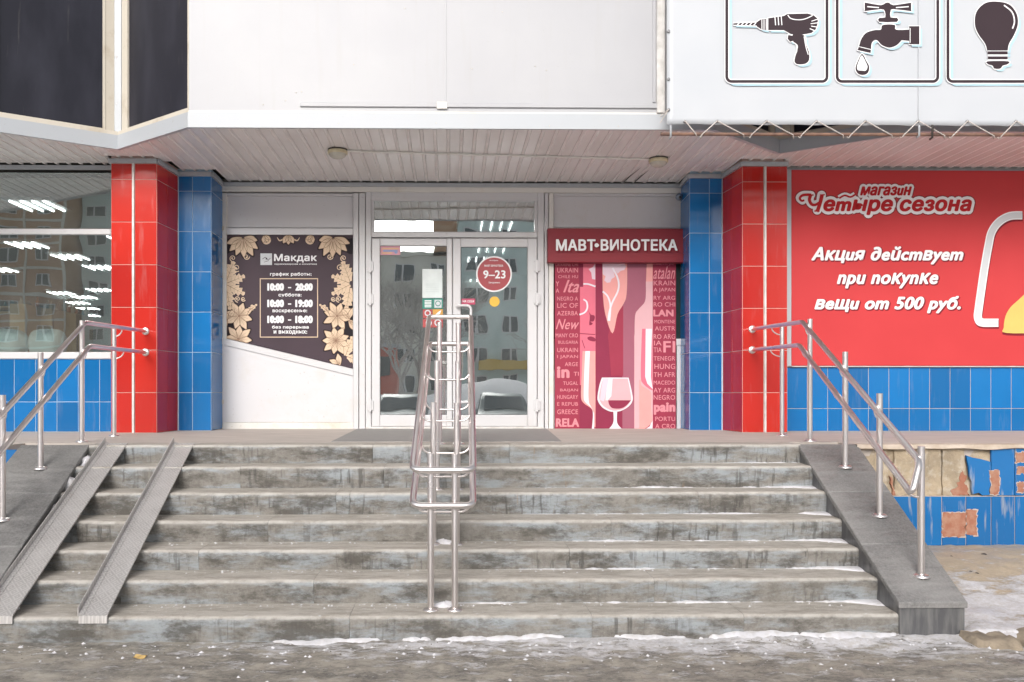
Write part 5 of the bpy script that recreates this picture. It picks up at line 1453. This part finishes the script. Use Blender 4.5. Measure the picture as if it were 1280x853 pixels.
Flat(D_ST, .0025).rect(477.5, 310, 498.5, 312).rect(477.5, 315.5, 490, 317.5).build('print', simple('orange print', (.75, .42, .25), .4), T)
Flat(D_ST, .0025).rect(479, 312.6, 497, 315).disc(495, 315.5, 2, 12).build('print', simple('blue print', (.25, .32, .55), .4), T)
M_GRN = simple('green sticker', (.015, .22, .16), .4); M_REDS = simple('red sticker', (.40, .05, .05), .4); M_ORS = simple('orange sticker', (.65, .33, .05), .4)
T = sticker('green_stickers', 'green square pictogram sticker with lines of text below the paper notice, on the left')
Flat(D_ST, .001).rect(528, 373.2, 540.6, 386.2).build('sheet', M_GRN, T)
f = Flat(D_ST, .0025)
for k in range(5): f.rect(530.8, 375.6 + k * 1.9, 539.2, 376.7 + k * 1.9)
f.build('print', M_WINK, T)
T = sticker('green_sticker', 'green square sticker with a white ring, on the right below the paper notice')
Flat(D_ST, .001).rect(541, 373.2, 553.6, 386.2).build('sheet', M_GRN, T); Flat(D_ST, .0025).rect(543, 375, 552, 385).build('print', M_GREYW, T); Flat(D_ST, .004).ring(547.5, 379.5, 3, 1, 18).build('print', M_GRN, T)
T = sticker('red_sticker', 'red square pictogram sticker just under the lined green one')
Flat(D_ST, .001).rect(528.5, 387, 540.6, 398).build('sheet', M_REDS, T); Flat(D_ST, .0025).ring(534.6, 391.5, 3.2, 1.5, 18).build('print', M_GREYW, T)
T = sticker('orange_sticker', 'orange square sticker with a white arrow, right of the red one')
Flat(D_ST, .001).rect(541, 386.8, 553.6, 397).build('sheet', M_ORS, T); Flat(D_ST, .0025).poly([(543, 394.5), (548, 390), (551.5, 388), (550, 392.5), (548, 394.5)]).build('print', M_WINK, T)
T = sticker('red_sticker', 'lowest left red square sticker with a white ring on the left door')
Flat(D_ST, .001).rect(528.5, 399, 540.6, 409.5).build('sheet', M_REDS, T); Flat(D_ST, .0025).ring(536, 404, 3.2, 1.4, 18).build('print', M_GREYW, T)
T = sticker('red_sticker', 'lowest right red square sticker with a white ring, half behind a handrail post')
Flat(D_ST, .001).rect(541, 398.5, 553.6, 409.5).build('sheet', M_REDS, T); Flat(D_ST, .0025).ring(547.3, 403.5, 3.6, 1.6, 18).build('print', M_GREYW, T)

#PART snow, litter, kerb
def snow_lump(px, py, D, zb, sx, sy, h, label, group='small snow heaps on the steps'):
    q = W(px, py, D); m = MB(); n, k_ = 16, 7; vs = []
    for j in range(k_):
        t = j / (k_ - 1); rr = max(.05, 1 - t ** 2.6) ** .55
        for i in range(n):
            a_ = 2 * math.pi * i / n; w_ = 1 + .45 * noise.noise(Vector((math.cos(a_) * 1.3 + px, math.sin(a_) * 1.3, t * 2)))
            vs.append((q.x + sx * rr * w_ * math.cos(a_), D + sy * rr * w_ * math.sin(a_), zb - .003 + h * t * (1 + .35 * noise.noise(Vector((math.cos(a_) + px, math.sin(a_), 3))))))
    fs = [(j * n + i, j * n + (i + 1) % n, (j + 1) * n + (i + 1) % n, (j + 1) * n + i) for j in range(k_ - 1) for i in range(n)]
    m.add(vs, fs, True); m.add(vs[-n:], [tuple(range(n))], True)
    m.build('snow_heap', M_SNOW, label=label, cat='snow', group=group)
def sd_(k, f=.70): return D_FRONT + TR * (k + f)
for px, k, sx, h, lab in ((110, 5, .055, .07, 'small snow heap on the second step from the top, behind the left ramp'), (88, 4, .075, .10, 'white snow heap on the third step from the top, left of the ramps'), (63, 3, .08, .10, 'white snow heap on the middle step, against the left ramp'),
                   (37, 2, .09, .10, 'rounded white snow heap on the third step from the bottom, at its left end'), (12, 1, .09, .12, 'flat snow heap on the second step from the bottom, at the left edge'), (2, 0, .10, .05, 'snow heap on the bottom step at the left edge of the picture')):
    snow_lump(px, 491, sd_(k), TOPS[k], sx, .09, h, lab)
snow_lump(556, 491, sd_(2, .75), TOPS[2], .075, .035, .030, 'little snow lump between the handrail posts on the third step')
snow_lump(554.5, 491, sd_(0, .75), TOPS[0], .075, .035, .032, 'little snow lump between the front handrail posts on the bottom step')
# snow lying in the inner corners of the treads
m = MB()
for k in range(6):
    D = D_FRONT + (k + 1) * TR; x0 = {0: -.1, 1: .3, 2: .5, 3: .45, 4: .6, 5: 1.6}[k]; x1 = xr(D) + .01; n = 260; vs = []
    for i in range(n + 1):
        x = x0 + (x1 - x0) * i / n; e = min(1, (x - x0) / .6)
        wd = max(-.004, (.004 + .030 * noise.noise(Vector((x * 2.2, k * 9, 0))) + .018 * noise.noise(Vector((x * 11, k * 9, 0))) + .010 * noise.noise(Vector((x * 37, k * 9, 0))))) * e + .10 * sstep(x1 - .25, x1, x) * (k < 5)
        hh = min(.012, wd * .45) if wd > .001 else -.006
        wd = max(wd, .001)
        vs += [(x, D + .012, TOPS[k] + hh), (x, D - wd * .4, TOPS[k] + hh * .8), (x, D - wd, TOPS[k] + .001), (x, D - wd, TOPS[k] - .003)]
    m.add(vs, [(4 * i + q + 4, 4 * i + q, 4 * i + q + 1, 4 * i + q + 5) for i in range(n) for q in range(3)], True)
# drift along the foot of the stairs
x0, x1 = -1.9, 4.2; n = 420; vs = []
for i in range(n + 1):
    x = x0 + (x1 - x0) * i / n; e = sstep(x0, x0 + 1.6, x) 
    wd = max(.0, .035 + .14 * noise.noise(Vector((x * 1.9, 3, 0))) + .05 * noise.noise(Vector((x * 7, 3, 0))) + .035 * noise.noise(Vector((x * 25, 3, 0)))) * e + .002
    yb = 5.012 if x < 2.70 else (4.975 if x < 3.07 else 4.99)
    gz = ground_h(x, yb - .05); gz2 = ground_h(x, yb - wd)
    vs += [(x, yb, gz + min(.016, wd * .3) * e + .002), (x, yb - wd * .5, gz + min(.014, wd * .3) * e + .004 * noise.noise(Vector((x * 15, 0, 0))) + .003), (x, yb - wd, gz2 - .004)]
m.add(vs, [(3 * i + q + 3, 3 * i + q, 3 * i + q + 1, 3 * i + q + 4) for i in range(n) for q in range(2)], True)
m.build('snow_dusting', M_SNOW, kind='stuff', label='thin snow lying along the step corners and the foot of the stairs')
rnd = random.Random(11); m = MB()
def crumb(x, y, z, r):
    vs = []; 
    for dx, dy, dz in ((1, 0, 0), (.3, .95, .1), (-.8, .6, 0), (-.9, -.5, .1), (.2, -1, 0), (0, 0, .8)):
        vs.append((x + dx * r * rnd.uniform(.7, 1.3), y + dy * r * rnd.uniform(.7, 1.3), z + dz * r * rnd.uniform(.6, 1.2) - .001))
    m.add(vs, [(0, 1, 5), (1, 2, 5), (2, 3, 5), (3, 4, 5), (4, 0, 5)])
for _ in range(620):
    k = min(5, int(abs(rnd.gauss(0, 2.2)))); D = D_FRONT + (k + 1) * TR - abs(rnd.gauss(0, .05)) - .01; x = rnd.uniform(xl(D) + .3, xr(D) - .1)
    if rnd.random() < .5: x = rnd.gauss(-.9, .8)
    if xl(D) + .1 < x < xr(D): crumb(x, max(D, D_FRONT + k * TR + .03), TOPS[k], rnd.choice((.003, .004, .005, .006, .009)))
for _ in range(380):
    x = rnd.uniform(-3, 4); y = 4.97 - abs(rnd.gauss(0, .28)); crumb(x, y, ground_h(x, y), rnd.choice((.003, .004, .006, .009, .013)))
m.build('snow_crumbs', M_SNOW, kind='stuff', label='crumbs of snow and ice scattered on steps and ground')
m = MB()
for _ in range(900):
    x = rnd.uniform(-3.2, 4.6); y = rnd.uniform(4.1, 4.95); crumb(x, y, ground_h(x, y), rnd.choice((.002, .003, .004, .006)))
m.build('grit', simple('grit', (.16, .14, .11), .9), kind='stuff', label='loose dark grit scattered on the dirty asphalt')
q = W(175, 821.5, F / ((821.5 - 491) / CZ)); m = MB(); vs = [(q.x + .045 * math.cos(a_) * (1 - .25 * math.cos(a_ * 2)), q.y + .028 * math.sin(a_) * (1 + .2 * math.sin(3 * a_)), ground_h(q.x, q.y) + .012 + .006 * math.cos(a_ * 3)) for a_ in [2 * math.pi * i / 16 for i in range(16)]]
m.prism(vs, (0, 0, -.002)); m.build('fallen_leaf', simple('dry yellow leaf', (.62, .42, .16), .7), label='small dry yellow leaf on the wet asphalt left of the steps', cat='leaf')
# pebbles / dark bits on the sandy strip, one object each
for px, py, r, lab in ((1230, 707, .018, 'small dark stone on the sand below the broken tiled wall'), (1189, 709.5, .010, 'tiny dark stone on the sand beside the cheek wall'), (1213, 722, .012, 'dark stone chip on the snow edge, left of its twin'), (1221, 724, .012, 'dark stone chip on the snow edge, right of its twin')):
    zg = .16; D = F * (CZ - zg) / (py - 491); q = W(px, py, D); m = MB(); 
    vs = []; zg = ground_h(q.x, D)
    for j in range(4):
        t = j / 3
        for i in range(8):
            a_ = 2 * math.pi * i / 8; w_ = 1 + .4 * noise.noise(Vector((i * 1.3, j, px))); vs.append((q.x + r * 1.4 * w_ * math.cos(t * 1.45) * math.cos(a_), D + r * w_ * math.cos(t * 1.45) * math.sin(a_), zg - .003 + r * .7 * t))
    m.add(vs, [(j * 8 + i, j * 8 + (i + 1) % 8, j * 8 + 8 + (i + 1) % 8, j * 8 + 8 + i) for j in range(3) for i in range(8)], True); m.add(vs[-8:], [tuple(range(8))])
    m.build('stone', M_RING, label=lab, cat='stone')
# broken concrete lumps at the edge of the raised strip
def lump(x0, x1, y0, y1, z0, z1, seed, label):
    m = MB(); nx2, ny2 = max(6, int((x1 - x0) / .03)), 9; vs = []
    for j in range(ny2 + 1):
        for i in range(nx2 + 1):
            u, v = i / nx2, j / ny2; eu = min(1, min(u, 1 - u) * 12) ** .35; ev = min(1, min(v, 1 - v + .3) * 7) ** .35 if v < .5 else 1
            x = x0 + (x1 - x0) * u; y = y0 + (y1 - y0) * v + .05 * noise.noise(Vector((x * 2.2, seed, v))) * (1 - v)
            vs.append((x, y, z0 + (z1 - z0) * min(eu, ev) + (.014 * noise.fractal(Vector((x * 12, y * 14, seed)), .7, 2, 4)) * min(eu, ev)))
    m.add(vs, [(j * (nx2 + 1) + i, j * (nx2 + 1) + i + 1, (j + 1) * (nx2 + 1) + i + 1, (j + 1) * (nx2 + 1) + i) for j in range(ny2) for i in range(nx2)], True)
    m.build('broken_kerb', M_BKERB, label=label, cat='kerb stone', group='broken lumps of concrete kerb')
M_BKERB = simple('broken concrete', (.33, .27, .20), .95, 0, (.20, .165, .125), 9, .35, .65, 1.0, .03)
lump(3.02, 3.31, 4.76, 4.97, -.03, .05, 1, 'broken concrete kerb piece beside the foot of the right stair wall')
lump(3.31, 4.9, 4.77, 5.0, -.03, .06, 2, 'long broken concrete kerb piece running out of the right edge of the picture')

#PART street behind the camera, seen only in the glass
M_GREENWALL = simple('pale green house wall', (.60, .70, .68), .9, 0, (.50, .60, .58), .6)
M_BROWNWALL = simple('brown house wall', (.48, .29, .18), .9, 0, (.42, .24, .14), .6)
M_CREAMWALL = simple('cream house wall', (.66, .64, .58), .9, 0, (.56, .54, .48), .6)
M_WINDARK = simple('house window glass', (.05, .07, .08), .1)
M_BARK = simple('frosted bark', (.30, .27, .24), .9, 0, (.50, .49, .48), 20)
def house(label, x0, x1, y, floors, mat, pitch=3.0, bands=False, wins=True):
    T = empty('apartment_block', label, 'building', (0, 0, 0)); H = floors * 2.8 + 1.0
    MB().box(x0, x1, y - 12, y, 0, H).build('wall', mat, T)
    MB().box(x0 - .2, x1 + .2, y - 12.2, y + .2, H + .01, H + .45).build('roof_edge', M_CREAMWALL, T)
    n = int((x1 - x0) / pitch)
    for f_ in range(floors):
        for k in range(n):
            cx = x0 + (x1 - x0) * (k + .5) / n; z = 1.6 + f_ * 2.8; wd = .75 if k % 3 else 1.0
            piece('window', ('w', wd), lambda: MB().box(-wd, wd, 0, .08, 0, 1.5), M_PVC, T, (cx, y, z))
            for s_ in (-1, 1): piece('pane', ('p', wd), lambda: MB().box(-wd / 2 + .1, wd / 2 - .1, 0, .03, .1, 1.4), M_WINDARK, T, (cx + s_ * wd / 2, y + .085, z))
        if bands: MB().box(x0, x1, y, y + .1, f_ * 2.8 + 3.6, f_ * 2.8 + 3.85).build('band', M_CREAMWALL, T)
    if bands:
        for k in range(n + 1): MB().box(x0 + (x1 - x0) * k / n - .12, x0 + (x1 - x0) * k / n + .12, y, y + .13, 0, H).build('pilaster', M_CREAMWALL, T)
    return T
T = house('pale green apartment block across the yard, reflected in the right door glass', .9, 30, -60, 6, M_GREENWALL)
MB().box(2.6, 8.6, -59.9, -58.2, 3.6, 4.5).build('awning', simple('yellow awning', (.62, .40, .06), .6), T)
T = house('long cream block with a brown roof box, reflected behind the bare trees', -26, .4, -64, 5, M_CREAMWALL, 3.0)
MB().box(-1.6, 1.0, -66, -63.8, 15, 18.6).build('roof_box', M_BROWNWALL, T)
house('brown apartment block with cream bands reflected in the shop window', -50, -42.2, -74, 10, M_BROWNWALL, 2.6, True)
house('pale apartment block left of the brown one in the shop window reflection', -75, -50.5, -76, 10, M_CREAMWALL)
house('pale green high block right of the brown one in the shop window reflection', -41.8, -29, -78, 10, M_GREENWALL)
def grow(mb, p, d, L, r, lev, rnd):
    q = p + d * L; mb.tube([p, p + d * L * .5 + Vector((rnd.uniform(-1, 1), rnd.uniform(-1, 1), 0)) * L * .05, q], r, 5 if lev < 3 else 3, False, r * .62)
    if lev >= 6: return
    for _ in range(3 if lev < 5 else 2):
        a = rnd.uniform(0, 6.283); t = rnd.uniform(.35, .8); nd = (d * math.cos(t) + (d.orthogonal().normalized() * math.cos(a) + d.cross(d.orthogonal()).normalized() * math.sin(a)) * math.sin(t) + Vector((0, 0, .12))).normalized()
        grow(mb, p + d * L * rnd.uniform(.6, 1), nd, L * rnd.uniform(.6, .8), r * .58, lev + 1, rnd)
tree0 = None
for i, (x, y, sc, lab) in enumerate(((-4.6, -24, 1.0, 'bare tree left of the kiosk, reflected in the left door glass'), (-1.6, -26, 1.15, 'tall bare tree reflected in the middle of the entrance doors'), (-3.1, -30, 1.2, 'bare tree behind the kiosk, farthest of the reflected trees'), (-7.5, -27, 1.1, 'bare tree at the left side of the entrance reflection'), (6.6, -33, .9, 'bare tree in front of the pale green block'), (-2.4, -21, .85, 'smaller bare tree in front of the tall one in the door reflection'), (-5.9, -31, 1.25, 'broad bare tree far left in the door reflection'), (-.4, -35, 1.1, 'bare tree just left of the pale green block'))):
    if tree0 is None:
        rt = random.Random(5); tree0 = empty('bare_tree', lab, 'tree', (x, y, 0), group='bare trees across the yard')
        tk = MB(); tk.tube([(0, 0, -.2), (.05, 0, 1.2), (.02, .05, 2.4)], .17, 8, True, .12); tk.build('trunk', M_BARK, tree0)
        cr_ = MB()
        for k in range(4): grow(cr_, Vector((.02, .05, 2.2 + .1 * k)), Vector((math.cos(k * 1.7) * .5, math.sin(k * 1.7) * .5, 1)).normalized(), 2.0, .09, 1, rt)
        cr_.build('crown', M_BARK, tree0)
    else:
        t_ = copy_tree(tree0); t_.location = (x, y, 0); t_.rotation_euler = (0, 0, i * 1.3); t_.scale = (sc, sc, sc); t_['label'] = lab
m = MB(); vs = []; n1, n2 = 80, 12
for j in range(n2 + 1):
    for i in range(n1 + 1):
        x = -40 + 80 * i / n1; v = j / n2; vs.append((x, -12 - 12 * v, -.05 + (1.7 + .9 * noise.noise(Vector((x * .25, 0, 0)))) * math.sin(math.pi * v) ** .8 + .15 * noise.fractal(Vector((x, v * 8, 0)), 1, 2, 3)))
m.add(vs, [(j * (n1 + 1) + i, j * (n1 + 1) + i + 1, (j + 1) * (n1 + 1) + i + 1, (j + 1) * (n1 + 1) + i)[::-1] for j in range(n2) for i in range(n1)], True)
m.build('snow_bank', M_SNOW, kind='structure')
K = empty('kiosk', 'small red street kiosk reflected in the left door glass', 'kiosk')
M_KR = simple('red kiosk paint', (.50, .07, .03), .5)
MB().box(-4.6, -2.9, -27, -25.4, 0, 3.9, .02).build('cabin', M_KR, K); MB().box(-4.8, -2.7, -27.2, -25.1, 3.91, 4.1).build('roof', M_FASCIA, K); MB().box(-4.3, -3.2, -25.39, -25.3, 2.4, 3.4).build('window', M_WINDARK, K)
M_CARP = simple('dark teal car paint', (.05, .09, .10), .45, 0); M_TYRE = simple('tyre rubber', (.02, .02, .02), .8)
def car():
    T = empty('parked_car', 'dark car parked facing the shop, reflected low in the left door glass', 'car', (-1.6, -6.2, 0), group='dark cars parked in front of the steps')
    prof = cr([(.0, .35), (.02, .62), (.25, .78), (1.05, .92), (1.65, 1.33), (2.4, 1.44), (3.2, 1.36), (3.85, 1.0), (4.25, .95), (4.3, .5), (4.25, .3)], 3)
    m = MB(); n = len(prof); vs = []
    for x, k in ((-.86, .94), (-.80, 1), (.80, 1), (.86, .94)):
        for (u, z) in prof:
            tp = max(0, z - .95) * .45; vs.append((x * (1 - tp), -u, z if abs(x) < .85 else .25 + (z - .25) * .95))
    m.add(vs, [(a * n + i, a * n + i + 1, (a + 1) * n + i + 1, (a + 1) * n + i) for a in range(3) for i in range(n - 1)], True)
    m.add(vs[:n], [tuple(range(n))]); m.add(vs[-n:], [tuple(range(n))[::-1]]); m.build('body', M_CARP, T)
    MB().prism([(-.68, -1.08, .95), (.68, -1.08, .95), (.58, -1.62, 1.315), (-.58, -1.62, 1.315)], (0, .012, .018)).build('windscreen', M_WINDARK, T)
    for s_ in (-1, 1):
        MB().prism([(s_ * .845, -1.3, .98), (s_ * .845, -3.6, .98), (s_ * .70, -3.1, 1.30), (s_ * .70, -1.8, 1.30)], (s_ * .02, 0, 0)).build('side_window', M_WINDARK, T)
        MB().box(s_ * .72 - .13, s_ * .72 + .13, -.10, .0, .60, .74, .0).build('headlight', M_LAMPG, T)
        for y in (-.85, -3.45):
            w_ = MB(); w_.lathe((0, 0, 0), [(0, 0), (.30, 0), (.31, .03), (.31, .17), (.30, .2), (0, .2)], 20, 'y'); o = w_.build('wheel', M_TYRE, T); o.rotation_euler = (0, 0, R(90)); o.location = (s_ * .76 + .1, y, .31)
    return T
c0 = car(); c1 = copy_tree(c0); c1.location = (1.75, -6.4, 0); c1['label'] = 'dark car parked facing the shop, reflected low in the right door glass'
